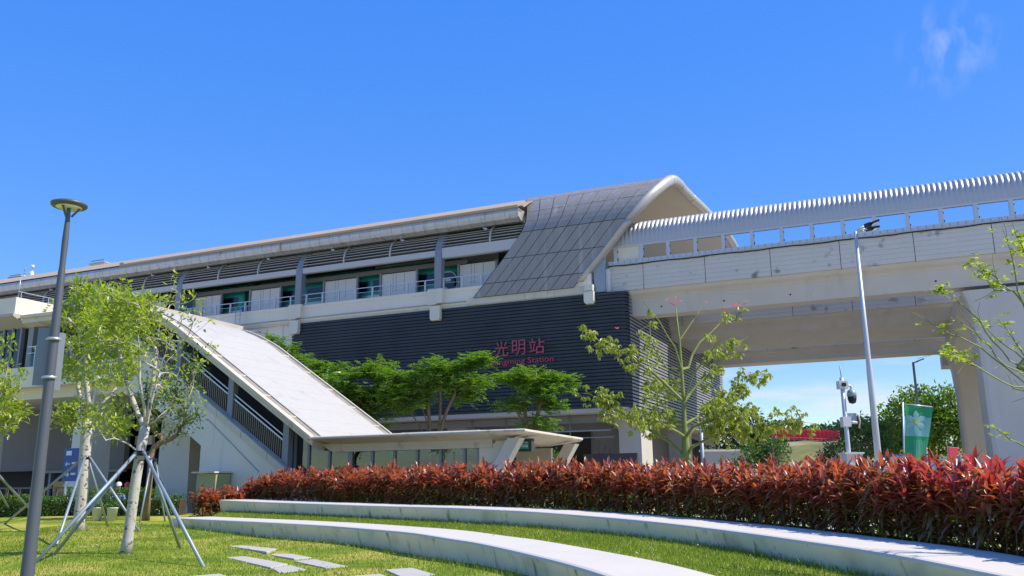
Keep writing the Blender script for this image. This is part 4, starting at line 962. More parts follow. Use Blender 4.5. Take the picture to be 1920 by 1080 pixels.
# ------------------------------------------------------------------ trees
def bez(a, c, b, n): return [(1-t)**2*a+2*(1-t)*t*c+t*t*b for t in np.linspace(0,1,n+1)[1:]]
class Skel:
    def __init__(s, path):
        s.p = [np.array(path[0], float)]; s.par = [-1]; s.trunk = 0
        for q in path[1:]: s.p.append(np.array(q, float)); s.par.append(len(s.p)-2)
        s.ntr = len(s.p); s.tips = []; s.mark = None
    def limb(s, pts, start=None):
        pts = [np.array(p, float) for p in pts]
        if start is None: start = int(np.argmin([np.linalg.norm(q-pts[0]) for q in s.p]))
        k = start
        for p in pts: s.p.append(p); s.par.append(k); k = len(s.p)-1
        s.tips.append(k); return k
    def reach(s, targets, lo=None, segs=3, lift=.25, rise=.5):
        lo = s.ntr-1 if lo is None else lo; c0 = s.p[lo]
        for t in sorted(targets, key=lambda q: np.linalg.norm(q-c0)):
            P = np.array(s.p[lo:]); d = np.linalg.norm(P-t, axis=1) + np.maximum(0, P[:,2]-t[2])*rise
            k = lo+int(np.argmin(d)); a = s.p[k]; L_ = np.linalg.norm(t-a)
            pd = s.p[k]-s.p[s.par[k]] if s.par[k] >= 0 else np.array([0,0,1.]); pd = pd/(np.linalg.norm(pd)+1e-6)
            c = a+pd*L_*.35+np.array([0,0,lift*L_*.3])+rng.normal(0,.06*L_,3)
            for q in bez(a, c, np.array(t), segs): s.p.append(q); s.par.append(k); k = len(s.p)-1
            s.tips.append(k)
    def radii(s, rtip, rtrunk, ex=.45):
        n = len(s.p); w = np.zeros(n)
        for k in s.tips: w[k] += 1
        for k in range(n-1, 0, -1): w[s.par[k]] += w[k]
        r = rtip*np.maximum(w,1)**ex; f = rtrunk/r[min(s.ntr-1, n-1)] if w[s.ntr-1] > 1 else 1
        m = np.interp(np.log(np.maximum(w,1)+1), [np.log(2), np.log(w[0]+1)], [1, f]); s.r = r*m; return s.r
    def mesh(s, n_tr=9, n_br=5, flare=1.35):
        tr = MB(); rad = [s.r[s.ntr-1]*(flare if i == 0 else 1+ (flare-1)*.25*(1-i/s.ntr)) for i in range(s.ntr)]
        tr.tube(s.p[:s.ntr], rad, n_tr); br = MB()
        for k in range(s.ntr, len(s.p)):
            a = s.par[k]; ra = min(s.r[a], s.r[k]*1.35); nn = n_br if s.r[k] > .012 else 3
            pa = s.p[a]; d = s.p[k]-pa; br.tube([pa-d*.08, s.p[k]+d*.04], [ra, s.r[k]], nn, True, False)
        return tr, br
def ell(n, c, r, flat=0, hollow=.35):
    o = []
    while len(o) < n:
        v = rng.normal(0,1,3); v /= np.linalg.norm(v); v *= (hollow+(1-hollow)*rng.random()**.5)
        if flat and v[2] < -flat: continue
        o.append(np.array(c)+v*np.array(r))
    return o
def finish(t, sk, bark, base, trn='trunk', n_tr=9, flare=1.35):
    tr, br = sk.mesh(n_tr, 5, flare); b = np.array(base)
    tr.v = [tuple(np.array(p)-b) for p in tr.v]; br.v = [tuple(np.array(p)-b) for p in br.v]
    tr.build('trunk', bark, t); br.build('branches', bark, t)
def crown(t, base, P, D, Ln, Wd, m, N=None, name='crown', fold=.2):
    v, f = diamond_leaves(np.array(P), np.array(D), np.array(Ln), np.array(Wd), N, fold); v = v-np.array(base); obj(name, npmesh(name, v, f, m), t)
def tufts(sk, per, spread, ln, ratio, up=.5, along=True, tips=None):
    P, D, Ln, Wd = [], [], [], []
    for k in (tips or sk.tips):
        chain = [k]; a = sk.par[k]
        if along and a >= 0: chain.append(a)
        for _ in range(per):
            c = sk.p[chain[0]] if rng.random() < .7 or len(chain) == 1 else sk.p[chain[0]]*.5+sk.p[chain[1]]*.5
            d = nrm(rng.normal(0,1,3)+np.array([0,0,up])); p = c+d*spread*rng.random()*np.array([1,1,.8])
            P.append(p); D.append(nrm(d+rng.normal(0,.5,3)+np.array([0,0,-.15]))); s = ln*rng.uniform(.65,1.25); Ln.append(s); Wd.append(s*ratio)
    return P, D, Ln, Wd
def support(name_label, collar, feet, r=.035, group='steel tree props'):
    c = Vector(collar); t = thing('tree_prop', name_label, 'tree prop', tuple(c), 0, group)
    MB().lathe([(.10,-.05),(.15,-.05),(.15,.05),(.10,.05)], (0,0,0), 12).build('collar', M['black'], t)
    for f in feet:
        d = Vector(f)-c; h = Vector((d.x, d.y, 0)).normalized()*.14
        MB().tube([h, d+Vector((0,0,-.03))], r, 8).build('prop_leg', M['galv'], t)
        MB().tube([h*.6, h*1.05], r*1.15, 8).build('clamp', M['galv'], t)
# front white-barked tree
def front_trees():
    Y = 18.5; w = lambda x, y, dy=0: np.array(W(x, y, Y+dy))
    b = w(235,1040); b[2] = lz(b[0], b[1])-.03; t = thing('white_bark_tree', 'nearest white barked young tree, trunk leaning right with steel props', 'tree', tuple(b), 0, 'staked young trees on the lawn')
    sk = Skel([b, w(240,1012), w(247,960), w(255,900), w(263,850), w(272,800)]); n0 = sk.ntr-1
    f = n0
    sk.limb([w(258,775,.1), w(246,740,.2), w(232,700,.4), w(222,650,.5), w(205,600,.6)], f); sk.limb([w(270,760,-.2), w(262,715,-.4), w(262,660,-.5), w(256,600,-.6)], f)
    sk.limb([w(281,760,.2), w(287,715,.2), w(293,660,.3), w(300,600,.4), w(318,555,.5), w(331,520,.5)], f); sk.limb([w(279,770,-.2), w(291,725,-.3), w(305,675,-.5), w(326,620,-.6), w(345,585,-.6)], f)
    sk.limb([w(290,790,-.3), w(320,772,-.5), w(346,755,-.6), w(356,725,-.8), w(372,690,-.8), w(405,655,-.8)], f); sk.limb([w(300,690,.4), w(330,660,.6), w(365,625,.6), w(395,600,.6)], None)
    sk.limb([w(240,832,-.2), w(215,822,-.3), w(198,825,-.4), w(182,800,-.4)], n0-1)
    T = ell(60, w(235,640), (1.05,1.0,1.25)) + ell(30, w(225,590,.3), (.8,.8,.7)) + ell(16, w(345,720), (.6,.6,.7)) + ell(12, w(330,590), (.7,.5,.6)) + ell(10, w(205,790), (.6,.5,.35))
    sk.reach(T, lo=n0+1, segs=3); sk.radii(.0055, .10)
    finish(t, sk, M['barkw'], b)
    left = [k for k in sk.tips if sk.p[k][0] < w(285,600)[0]]; right = [k for k in sk.tips if k not in left]
    P, D, Ln, Wd = tufts(sk, 30, .30, .15, .40, tips=left); a = tufts(sk, 11, .2, .13, .42, tips=right); P += a[0]; D += a[1]; Ln += a[2]; Wd += a[3]
    crown(t, b, P, D, Ln, Wd, LF['bright'])
    collar = w(266,850); support('steel tripod props strapped to the nearest white barked tree', collar, [G(61,1058,.2), G(95,1046,.2), G(383,1062,.2), G(341,1034,.2)])
    # second tree behind it
    Y = 25.0; w = lambda x, y, dy=0: np.array(W(x, y, Y+dy))
    b = w(148,998); b[2] = lz(b[0], b[1])-.03; t = thing('white_bark_tree', 'second white barked tree behind the lamp post, thicker pale trunk', 'tree', tuple(b), 0, 'staked young trees on the lawn')
    sk = Skel([b, w(149,975), w(155,920), w(158,870), w(162,820), w(166,785)]); n0 = sk.ntr-1
    sk.limb([w(155,765), w(148,735,.3), w(143,690,.4), w(128,640,.4), w(122,600,.4)], n0); sk.limb([w(166,750,-.3), w(160,700,-.4), w(163,650,-.4), w(168,590,-.4)], n0)
    sk.limb([w(180,765,.4), w(203,745,.6), w(222,722,.8), w(240,690,.8)], n0); sk.limb([w(172,745,.3), w(186,700,.4), w(200,640,.4), w(205,560,.4)], n0)
    T = ell(66, w(170,650,.3), (1.3,1.2,1.6)) + ell(26, w(180,570,.3), (1.0,.9,.8)) + ell(12, w(150,785), (.75,.6,.35))
    sk.reach(T, lo=n0+1); sk.radii(.007, .15); finish(t, sk, M['barkw'], b)
    P, D, Ln, Wd = tufts(sk, 34, .42, .19, .40); crown(t, b, P, D, Ln, Wd, LF['bright'])
    support('steel props around the second white barked tree', w(160,858), [G(106,1019,.35), G(0,988,.4), G(204,991,.4), G(268,1004,.3)])
    # third, brown trunk
    Y = 30.0; w = lambda x, y, dy=0: np.array(W(x, y, Y+dy))
    b = w(274,966); b[2] = lz(b[0], b[1])-.03; t = thing('small_shade_tree', 'brown barked small tree with darker leaves behind the nearest white tree', 'tree', tuple(b), 0, 'staked young trees on the lawn')
    sk = Skel([b, w(277,930), w(282,885), w(285,850)]); n0 = sk.ntr-1
    T = ell(46, w(315,775), (1.3,1.1,.9)) + ell(30, w(315,730), (1.2,1.0,1.0)) + ell(16, w(345,690), (.9,.7,.9))
    sk.reach(T, lo=n0); sk.radii(.007, .10); finish(t, sk, M['barkb'], b)
    P, D, Ln, Wd = tufts(sk, 26, .4, .14, .42); crown(t, b, P, D, Ln, Wd, LF['mid'])
    support('thin steel props of the brown barked tree', w(286,862), [G(262,977,.55), G(310,978,.5), G(322,950,.7)], .03)
    # tree cut by the left edge
    Y = 20.0; w = lambda x, y, dy=0: np.array(W(x, y, Y+dy))
    b = w(-52,1010); b[2] = lz(b[0], b[1])-.03; t = thing('leafy_young_tree', 'bright yellow green tree cut off by the left edge of the picture', 'tree', tuple(b), 0, 'staked young trees on the lawn')
    sk = Skel([b, w(-50,950), w(-44,880), w(-38,840)]); n0 = sk.ntr-1
    sk.limb([w(-25,800), w(-8,760), w(8,720), w(14,690)], n0); sk.limb([w(-45,790), w(-50,730), w(-50,680)], n0)
    T = ell(60, w(-42,720), (1.0,1.0,1.2)) + ell(16, w(5,780), (.45,.4,.35))
    sk.reach(T, lo=n0); sk.radii(.007, .12); finish(t, sk, M['barkw'], b)
    P, D, Ln, Wd = tufts(sk, 34, .30, .155, .40); crown(t, b, P, D, Ln, Wd, LF['bright'])
    support('steel props entering at the left edge below the lamp sign', w(-42,850), [G(76,975,.35), G(29,974,.35), G(-120,1010,.25)])
front_trees()
# feathery flame trees between stair and station
def frond_tree(label, base_px, Y, stems, blobs, kind, seed):
    w = lambda x, y, dy=0: np.array(W(x, y, Y+dy)); b = w(*base_px); b[2] = -.02
    t = thing('flame_tree', label, 'tree', tuple(b), 0, 'feathery trees in front of the dark wall')
    sk = Skel([b, b+np.array([0.02,0,.25])])
    for st in stems: sk.limb([w(*q) for q in st], 1)
    T = []
    for (x, y, rx, rz, n) in blobs: T += ell(int(n*.85), w(x, y, rng.normal(0,.5)), (rx*Y/1663, min(2.2, rx*Y/1663), rz*1.1*Y/1663), 0, .2)
    lo = 2; sk.reach(T, lo=lo, segs=2, lift=.6, rise=.2); sk.radii(.012, .16, .4); finish(t, sk, M['barkb'], b, flare=1.1)
    P, D, Ln, Wd, N = [], [], [], [], []
    for k in sk.tips:
        for q in range(14):
            az = rng.uniform(0,6.28); el = rng.uniform(-.35,.6); d = np.array([math.cos(az)*math.cos(el), math.sin(az)*math.cos(el), math.sin(el)]); s_ = np.cross(d,[0,0,1]); L_ = rng.uniform(.35,.62); c = sk.p[k]+rng.normal(0,.18,3)*np.array([1,1,.5])
            for u in np.linspace(.15, 1, 7):
                for sd in (-1, 1):
                    P.append(c+d*L_*u-np.array([0,0,.16*u*u*L_])); D.append(nrm(s_*sd+d*.45+rng.normal(0,.08,3))); ll = .15*math.sin(math.pi*min(.95,.2+.75*u))+.04; Ln.append(ll); Wd.append(.058); N.append(nrm(np.array([0,0,1.])+rng.normal(0,.5,3)))
    crown(t, b, P, D, Ln, Wd, LF[kind], np.array(N), fold=.05)
frond_tree('feathery tree beside the upper end of the white stair roof', (560,840), 47, [[(555,760),(540,700),(525,660)],[(570,740),(590,700)]], [(510,655,45,20,24),(560,690,60,26,36),(610,700,45,22,24),(560,735,55,30,26),(640,745,50,30,24)], 'feather', 1)
frond_tree('feathery tree with some browned twigs behind the small white lamp', (690,845), 46, [[(680,780),(668,730),(672,690)],[(705,770),(730,720)]], [(640,720,50,24,26),(705,695,45,16,20),(690,745,65,30,40),(730,760,55,34,32),(690,785,50,26,22)], 'feather', 2)
frond_tree('widest feathery tree, pale forked stems rising left of the canopy legs', (805,850), 44, [[(806,800),(803,760),(800,730)],[(800,790),(790,760),(786,735)],[(828,800),(838,770),(852,740),(862,700),(890,670)],[(825,790),(826,750),(824,720)],[(790,805),(775,780),(760,760)]], [(790,720,70,18,40),(850,715,60,22,36),(870,735,40,20,20),(760,745,50,22,26),(890,680,35,14,20),(830,690,60,12,24),(735,705,40,15,16),(905,715,25,10,8)], 'feather', 3)
frond_tree('flat topped feathery tree under the station lettering', (990,850), 43, [[(988,800),(982,750),(978,715)],[(1004,800),(1012,760),(1022,715)],[(998,795),(1000,750),(1000,720)],[(985,800),(968,770)]], [(1000,708,75,13,46),(1045,716,38,17,22),(960,714,40,14,18),(1000,735,34,12,14),(955,757,34,9,13),(1020,755,24,10,9),(1010,795,34,14,12),(1050,765,16,7,6)], 'feather', 4)
# silk floss tree with drooping yellowish leaves and pink flowers
def floss():
    Y = 26.; w = lambda x, y, dy=0: np.array(W(x, y, Y+dy)); b = w(1288,935); b[2] = -.02
    t = thing('silk_floss_tree', 'green stemmed tree with drooping yellow green leaves and a few pink flowers', 'tree', tuple(b))
    sk = Skel([b, w(1288,900), w(1287,860), w(1285,820), w(1283,796), w(1282,754), w(1278,693), w(1274,638), w(1267,577)])
    LIM = [([(1239,712),(1211,690),(1183,668),(1156,656),(1128,643),(1100,625)], -1.2), ([(1294,738),(1319,711),(1339,688),(1358,660),(1378,646),(1403,632)], .8), ([(1290,690),(1311,643),(1336,621),(1361,593),(1399,562)], 1.2),
           ([(1256,829),(1219,807),(1183,782),(1147,766),(1125,749),(1103,738)], .6), ([(1297,838),(1336,818),(1372,807),(1420,800),(1470,790),(1500,790)], -1.0), ([(1311,796),(1336,771),(1364,752),(1389,727),(1411,705)], 1.4),
           ([(1264,788),(1244,771),(1210,755)], 1.0), ([(1265,650),(1239,607),(1206,565)], -.8), ([(1300,700),(1325,665),(1345,640)], -1.5), ([(1270,810),(1235,790),(1200,785),(1170,790)], -1.5), ([(1300,800),(1330,790),(1360,770),(1385,770)], -1.2), ([(1300,600),(1323,568)], .5),
           ([(1250,690),(1225,650),(1218,610)], .9), ([(1262,740),(1240,730),(1215,720)], 1.6), ([(1310,780),(1345,765),(1375,790),(1400,770)], 1.8)]
    en = []; lr = {}
    for pts, dz in LIM:
        P = [w(x, y, dz*(i+1)/len(pts)) for i, (x, y) in enumerate(pts)]; Q = [P[0]]
        for a, c in zip(P[:-1], P[1:]): Q += [(a+c)/2+rng.normal(0,.025,3), c]
        d = [np.linalg.norm(q-P[0])+(9 if q[2] > P[0][2]-.04 and k_ < sk.ntr else 0)+(1.2 if k_ >= sk.ntr else 0) for k_, q in enumerate(sk.p)]
        n_ = len(sk.p); en.append(sk.limb(Q, int(np.argmin(d))))
        for q in range(n_, len(sk.p)): f_ = (q-n_)/max(1, len(sk.p)-n_-1); lr[q] = (.046 if len(pts) > 3 else .026)*(1-f_)+.009*f_
    sk.tips.append(sk.ntr-1)
    sk.radii(.012, .09, .5)
    for i in range(sk.ntr): sk.r[i] = np.interp(i, [0,2,3,5,8], [.15,.14,.105,.06,.018])
    tr = MB(); tr.tube(sk.p[:sk.ntr], list(sk.r[:sk.ntr]), 9); br = MB()
    for k in range(sk.ntr, len(sk.p)): a = sk.par[k]; br.tube([sk.p[a], sk.p[k]], [lr.get(a, lr[k]*1.15), lr[k]], 6, True, False)
    for q in (tr, br): q.v = [tuple(np.array(p)-b) for p in q.v]
    tr.build('trunk', M['barkg'], t); br.build('branches', M['barkg'], t)
    P, D, Ln, Wd = [], [], [], []; twigs = MB()
    dens = {0:.8,1:1.0,2:.22,3:1.3,4:2.2,5:2.0,6:1.3,7:.12,8:.35,9:1.3,10:2.0,11:.05,12:.35,13:1.0,14:2.0}
    for li, e in enumerate(en):
        k = e; ch = []
        while k >= sk.ntr: ch.append(k); k = sk.par[k]
        for k in ch[:max(2, int(len(ch)*.85))]:
            nb = rng.poisson(4.4*dens.get(li,1))
            for _ in range(nb):
                a = sk.p[k]; tw = a+rng.normal(0,.20,3)*np.array([1,1,.8])+np.array([0,0,.05]); twigs.tube([a, tw], [.007,.004], 3, False, False)
                for c_ in range(rng.integers(3,6)):
                    c = tw+rng.normal(0,.07,3)
                    for q in range(6):
                        az = rng.uniform(0,6.28); el = rng.uniform(-1.35,-.45); P.append(c); D.append((math.cos(az)*math.cos(el), math.sin(az)*math.cos(el), math.sin(el))); s_ = rng.uniform(.12,.19); Ln.append(s_); Wd.append(s_*.36)
    crown(t, b, P, D, Ln, Wd, LF['yellow']); twigs.v = [tuple(np.array(p)-b) for p in twigs.v]; twigs.build('twigs', M['barkg'], t)['kind'] = 'stuff'
    V = []
    for x, y, n in ((1265,568,4),(1271,560,2),(1323,568,1),(1360,577,2),(1377,573,4),(1398,563,2),(1386,575,2),(1159,612,1),(1411,697,1),(1256,570,1)):
        for _ in range(n):
            c = w(x+rng.normal(0,3), y+rng.normal(0,3), (1.2 if x > 1350 else .2)); m = MB(); 
            PP, DD = [], []
            for q in range(5):
                az = q*1.256+rng.uniform(-.2,.2); PP.append(c-b); DD.append((math.cos(az), math.sin(az)*.7, .5))
            v, f = diamond_leaves(np.array(PP), np.array(DD), np.full(5,.085), np.full(5,.04)); obj('flower', npmesh('flower', v, f, LF['pink']), t)
    c = w(1287,845); g = thing('tree_prop', 'dark tripod prop around the green stemmed tree', 'tree prop', tuple(c), 0, 'steel tree props')
    for x, y in ((1245,905),(1330,905),(1290,915)): 
        f = Vector(W(x, y, Y+(.5 if x == 1290 else -.2))); f.z = 0; MB().tube([(0,0,0), f-Vector(c)], .03, 6).build('prop_leg', M['rubber'], g)
floss()
# sparse tree at the right edge
def right_tree():
    Y = 11.; w = lambda x, y, dy=0: np.array(W(x, y, Y+dy)); b = w(1985,1040); b[2] = .2
    t = thing('sparse_young_tree', 'near tree with bare thin branches and tufts of pale green leaves at the right edge', 'tree', tuple(b))
    sk = Skel([b, w(1984,960), w(1982,900), w(1980,840), w(1977,780), w(1972,730)])
    n0 = sk.ntr-1
    LIM = [([(1930,698),(1893,676),(1862,640),(1838,602),(1805,572),(1762,548)],.3), ([(1928,712),(1885,686),(1857,650),(1830,624),(1785,597)],-.4), ([(1925,720),(1880,684),(1840,652),(1800,632),(1765,617),(1735,600)],.6), ([(1900,725),(1862,706),(1830,686),(1800,668),(1778,656)],-.5),
           ([(1950,640),(1925,590),(1908,545),(1897,480),(1880,430)],.2), ([(1945,620),(1915,560),(1880,535),(1850,510),(1822,492)],.4), ([(1940,600),(1900,545),(1865,545),(1835,505)],-.2), ([(1960,600),(1935,530),(1920,470),(1912,440)],-.3), ([(1945,840),(1910,831),(1885,815),(1855,797)],-.4), ([(1940,740),(1900,728),(1880,690)],.5),
           ([(1930,680),(1890,620),(1870,598)],.1), ([(1945,700),(1905,660),(1875,640),(1850,615),(1830,600)],.8)]
    en = []
    for pts, dz in LIM:
        P = [w(x, y, dz*(i+1)/len(pts)) for i, (x, y) in enumerate(pts)]; Q = [P[0]]
        for a, c in zip(P[:-1], P[1:]): Q += [(a+c)/2+rng.normal(0,.012,3), c]
        en.append(sk.limb(Q, n0 if pts[0][1] > 640 else None))
    for e in list(en):
        k = sk.par[e]
        for _ in range(4):
            a = sk.p[k]; d = nrm(sk.p[k]-sk.p[sk.par[k]])+rng.normal(0,.55,3); sk.limb([a+d*.10, a+d*.2+rng.normal(0,.02,3)], k); k = sk.par[k]
            if k < sk.ntr: break
    sk.radii(.0035, .06, .45); finish(t, sk, M['barkg'], b)
    P, D, Ln, Wd = [], [], [], []
    big = {0:0,1:.3,2:.3,3:1.0,4:2.0,5:2.6,6:2.2,7:2.2,8:.3,9:.5,10:.6,11:.4}
    def palm(c, n, s):
        for q in range(n):
            az = rng.uniform(0,6.28); el = rng.uniform(-.7,.5); P.append(c); D.append((math.cos(az)*math.cos(el), math.sin(az)*math.cos(el), math.sin(el))); l_ = s*rng.uniform(.7,1.2); Ln.append(l_); Wd.append(l_*.42)
    for li, e in enumerate(en):
        k = e; j = 0
        while k >= sk.ntr and j < 5:
            for _ in range(rng.poisson(2.2*big[li]*(1 if j < 3 else .4))): palm(sk.p[k]+rng.normal(0,.055,3), 6, .085)
            for _ in range(rng.poisson(1.3)): palm(sk.p[k]+rng.normal(0,.03,3), 3, .04)
            k = sk.par[k]; j += 1
    for x, y, n in ((1765,540,6),(1752,543,4),(1775,546,3),(1790,660,7),(1810,662,6),(1775,658,5),(1825,668,3)):
        for _ in range(n): palm(w(x+rng.normal(0,7), y+rng.normal(0,4), .2), 6, .075)
    crown(t, b, P, D, Ln, Wd, LF['bright'])
right_tree()
# leafy trees and shrubs behind
def mass_tree(name, label, px, py_base, Y, blobs, leaf, per, ln, bark='barkd', group=None, rt=.2, rtip=.02):
    w = lambda x, y, dy=0: np.array(W(x, y, Y+dy)); b = w(px, py_base); b[2] = gz(b[0], b[1])-.05
    t = thing(name, label, 'tree' if 'tree' in name else 'shrub', tuple(b), 0, group)
    T = []
    for x, y, rx, ry, n in blobs: T += ell(n, w(x, y, rng.normal(0, rx*Y/1663*.3)), (rx*Y/1663, rx*Y/1663, ry*Y/1663), 0, .45)
    top = w(px, np.mean([q[1] for q in blobs])); sk = Skel([b, b*.6+top*.4]); sk.reach(T, lo=1, segs=2); sk.radii(rtip, rt, .42); finish(t, sk, M[bark], b)
    P, D, Ln, Wd = tufts(sk, per, ln*3.0, ln, .5, up=.6); crown(t, b, P, D, Ln, Wd, LF[leaf])
def gz(x, y):                                         # ground level far to the right: a low hill
    if y < 60: return 0.
    d = math.hypot((x-43)/30., (y-110.5)/(22. if y < 110.5 else 14.)); return 7.35*max(0., 1-d**2)**1.0 if d < 1 else 0.
xs = np.linspace(5, 110, 56); ys = np.linspace(86, 130, 42); V = []; Fq = []
for y in ys:
    for x in xs: h = gz(x, y); V.append((x, y, h+(.25*math.sin(x*.7)*math.cos(y*.5) if h > .3 else -.3)))
for j in range(41):
    for i in range(55): q = j*56+i; Fq.append((q, q+1, q+57, q+56))
tag(obj('hill', npmesh('hill', V, Fq, M['hill'], True)), 'low grassy mound with bare earth under the red barriers', None, kind='structure')
mass_tree('broad_tree', 'big bright green round crowned tree left of the bridge pier', 1740, 880, 75, [(1735,790,70,45,46),(1700,800,50,40,26),(1790,800,45,40,26),(1740,755,60,24,30),(1770,840,60,40,26),(1690,845,40,30,16)], 'back', 46, .42, rt=.35, rtip=.04)
mass_tree('dark_shrub_tree', 'dark bushy tree between the camera mast and the street light', 1620, 885, 48, [(1620,830,40,36,30),(1590,850,36,26,18),(1650,820,30,30,16),(1600,805,24,18,10)], 'mid', 46, .2)
mass_tree('dark_shrub_tree', 'low very dark bush at the foot of the camera mast', 1570, 885, 44, [(1570,860,28,18,14),(1555,868,20,12,8)], 'dark', 46, .17)
mass_tree('dark_round_tree', 'dark round tree rising behind the silk floss branches', 1395, 890, 52, [(1400,800,40,28,24),(1385,830,44,30,24),(1430,840,40,28,20),(1360,850,40,24,16)], 'dark', 52, .22)
mass_tree('dark_shrub_tree', 'green spreading shrub left of the earth mound', 1440, 890, 40, [(1430,850,44,24,24),(1400,860,44,22,20),(1460,855,24,20,10)], 'mid', 44, .17)
mass_tree('rear_tree', 'green tree seen through the glass hall beyond the stair', 800, 880, 62, [(720,850,60,24,16),(800,850,60,24,18),(860,855,50,24,14)], 'back', 40, .3)
mass_tree('rear_tree', 'green shrub just right of the second slanted canopy leg', 1042, 900, 38, [(1038,868,12,18,12)], 'hedge', 40, .14)
def forest():
    P, D, Ln, Wd = [], [], [], []
    for k in range(150):
        x = rng.uniform(1440, 1700); Y = rng.uniform(190, 260); c = np.array(W(x, 905, Y)); c[2] = 0; top = 1.5+ (909-rng.uniform(788,800)-8*math.sin(x*.03))*Y/1663
        for q in range(110):
            v = nrm(rng.normal(0,1,3))*rng.random()**.4; p = np.array([c[0]+v[0]*5, c[1]+v[1]*5, top-4+v[2]*4]); 
            P.append(p); D.append(rng.normal(0,1,3)); Ln.append(1.0); Wd.append(.7)
        for q in range(14): P.append(np.array([c[0]+rng.normal(0,2.5), c[1], rng.uniform(0, max(1,top-6))])); D.append((0.2,0,1)); Ln.append(4.); Wd.append(3.)
    v, f = diamond_leaves(np.array(P), np.array(D), np.array(Ln), np.array(Wd)); tag(obj('distant_forest', npmesh('distant_forest', v, f, LF['far'])), 'far off band of trees behind the earth mound', 'forest', kind='stuff')
forest()
# clipped green hedge and potted plants at the left
def green_hedge():
    c = Vector(W(150, 950, 33.4)); t = thing('green_hedge', 'clipped bright green hedge running behind the lawn at the left', 'hedge', (c.x, c.y, 0))
    P, D, Ln, Wd = [], [], [], []
    for k in range(17000):
        x = rng.uniform(-26, -12.4); d = 33.4+rng.uniform(-.6,.6); z = .55+rng.random()**.7*(.78+.06*math.sin(x*3)+(.25 if -16.5 < x < -13.2 else 0)); 
        if rng.random() < .5: d = 32.8+rng.normal(0,.05)
        P.append((x-c.x, d-c.y, z)); v = rng.normal(0,1,3)+np.array([0,-.5,.8]); D.append(v); s = rng.uniform(.06,.11); Ln.append(s); Wd.append(s*.55)
    v, f = diamond_leaves(np.array(P), np.array(D), np.array(Ln), np.array(Wd)); o = obj('foliage', npmesh('foliage', v, f, LF['hedge']), t); o['kind'] = 'stuff'
    m = MB(); m.box(-26-c.x, -12.4-c.x, 33.0-c.y, 33.7-c.y, .3, 1.15); m.build('twig_core', M['soil'], t)
green_hedge()
for x, lab in ((181,'left white flower pot in front of the green hedge'), (209,'right white flower pot, dappled with shade, beside the nearest tree')):
    p = G(x, 976, .55); Y = 29.5; p = Vector(W(x, 976, Y)); z = lz(p.x, p.y); t = thing('flower_pot', lab, 'flower pot', (p.x, p.y, z), 0, 'white flower pots')
    MB().lathe([(0,0),(.13,0),(.175,.40),(.19,.41),(.19,.44),(.165,.44),(.15,.38),(0,.38)], (0,0,0), 20).build('pot_body', M['pot'], t)
    P, D, Ln, Wd = [], [], [], []
    for k in range(160):
        v = rng.normal(0,1,3); v[2] = abs(v[2]); v = nrm(v)*rng.random()**.5*np.array([.24,.24,.3]); P.append(v+np.array([0,0,.42])); D.append(rng.normal(0,1,3)+np.array([0,0,.7])); Ln.append(.09); Wd.append(.045)
    v, f = diamond_leaves(np.array(P), np.array(D), np.array(Ln), np.array(Wd)); obj('plant', npmesh('plant', v, f, LF['hedge']), t)

# ------------------------------------------------------------------ street furniture
def lamp_post():
    b = W(51,1080,13.); gzl = .2; b = Vector((b.x, b.y, gzl)); top = W(122,388,13.0).z
    t = thing('garden_lamp', 'dark grey garden lamp post with flat disc head at the left', 'lamp post', b)
    h = top-gzl
    MB().lathe([(.17,-.05),(.17,.02),(.1,.03),(.094,.1),(.082,h*.3),(.070,h*.6),(.053,h*.81),(.047,h*.82),(.043,h*.83),(.048,h*.9),(.032,h*.985),(.028,h)], (0,0,0), 20).build('pole', M['polegrey'], t)
    hd = MB().lathe([(.05,h-.02),(.25,h+.0),(.268,h+.02),(.268,h+.045),(.2,h+.075),(.03,h+.1),(0,h+.1)], (0,0,0), 32).build('disc_head', M['polegrey'], t)
    ring = MB(); ring.lathe([(.06,h-.024),(.19,h-.012),(.19,h-.008),(.06,h-.018)], (0,0,0), 28); obj('diffuser', ring.mesh('diffuser', M['lampglow']), hd)
    for k in range(3):
        a = k*2.1+.4; MB().bar((.05*math.cos(a),.05*math.sin(a),h-.16),(.16*math.cos(a),.16*math.sin(a),h-.01),.02,.03).build('arm', M['polegrey'], t)
    s = thing('lamp_sign', 'grey double sign boards clamped to the garden lamp post, seen from behind', 'sign board', (b.x, b.y, 0))
    zt = W(80,614,13).z; zb = W(75,722,13).z
    for sg, yaw, ln, dz in ((-1, R(-14), .25, 0), (1, R(55), .11, -.06)):
        m = MB(); d = Vector((sg*math.cos(yaw), math.sin(yaw), 0)); n = Vector((-d.y, d.x, 0)); a = d*.0+Vector((0,.1,0)); 
        p = [a, a+d*ln*1.1]; 
        m.prism([p[0]+Vector((0,0,zb+dz)), p[1]+Vector((0,0,zb+dz)), p[1]+Vector((0,0,zt+dz)), p[0]+Vector((0,0,zt+dz))], n*.025); m.build('board', M['signgrey'], s)
    for py in (636, 708):
        z = W(90,py,13).z; m = MB(); m.lathe([(.088,z-.02),(.1,z-.02),(.1,z+.02),(.088,z+.02)], (0,0,0), 18); m.bar((-.08,.03,z),(-.2,.06,z+.02),.02,.03); m.build('clamp_band', M['rail'], s)
lamp_post()
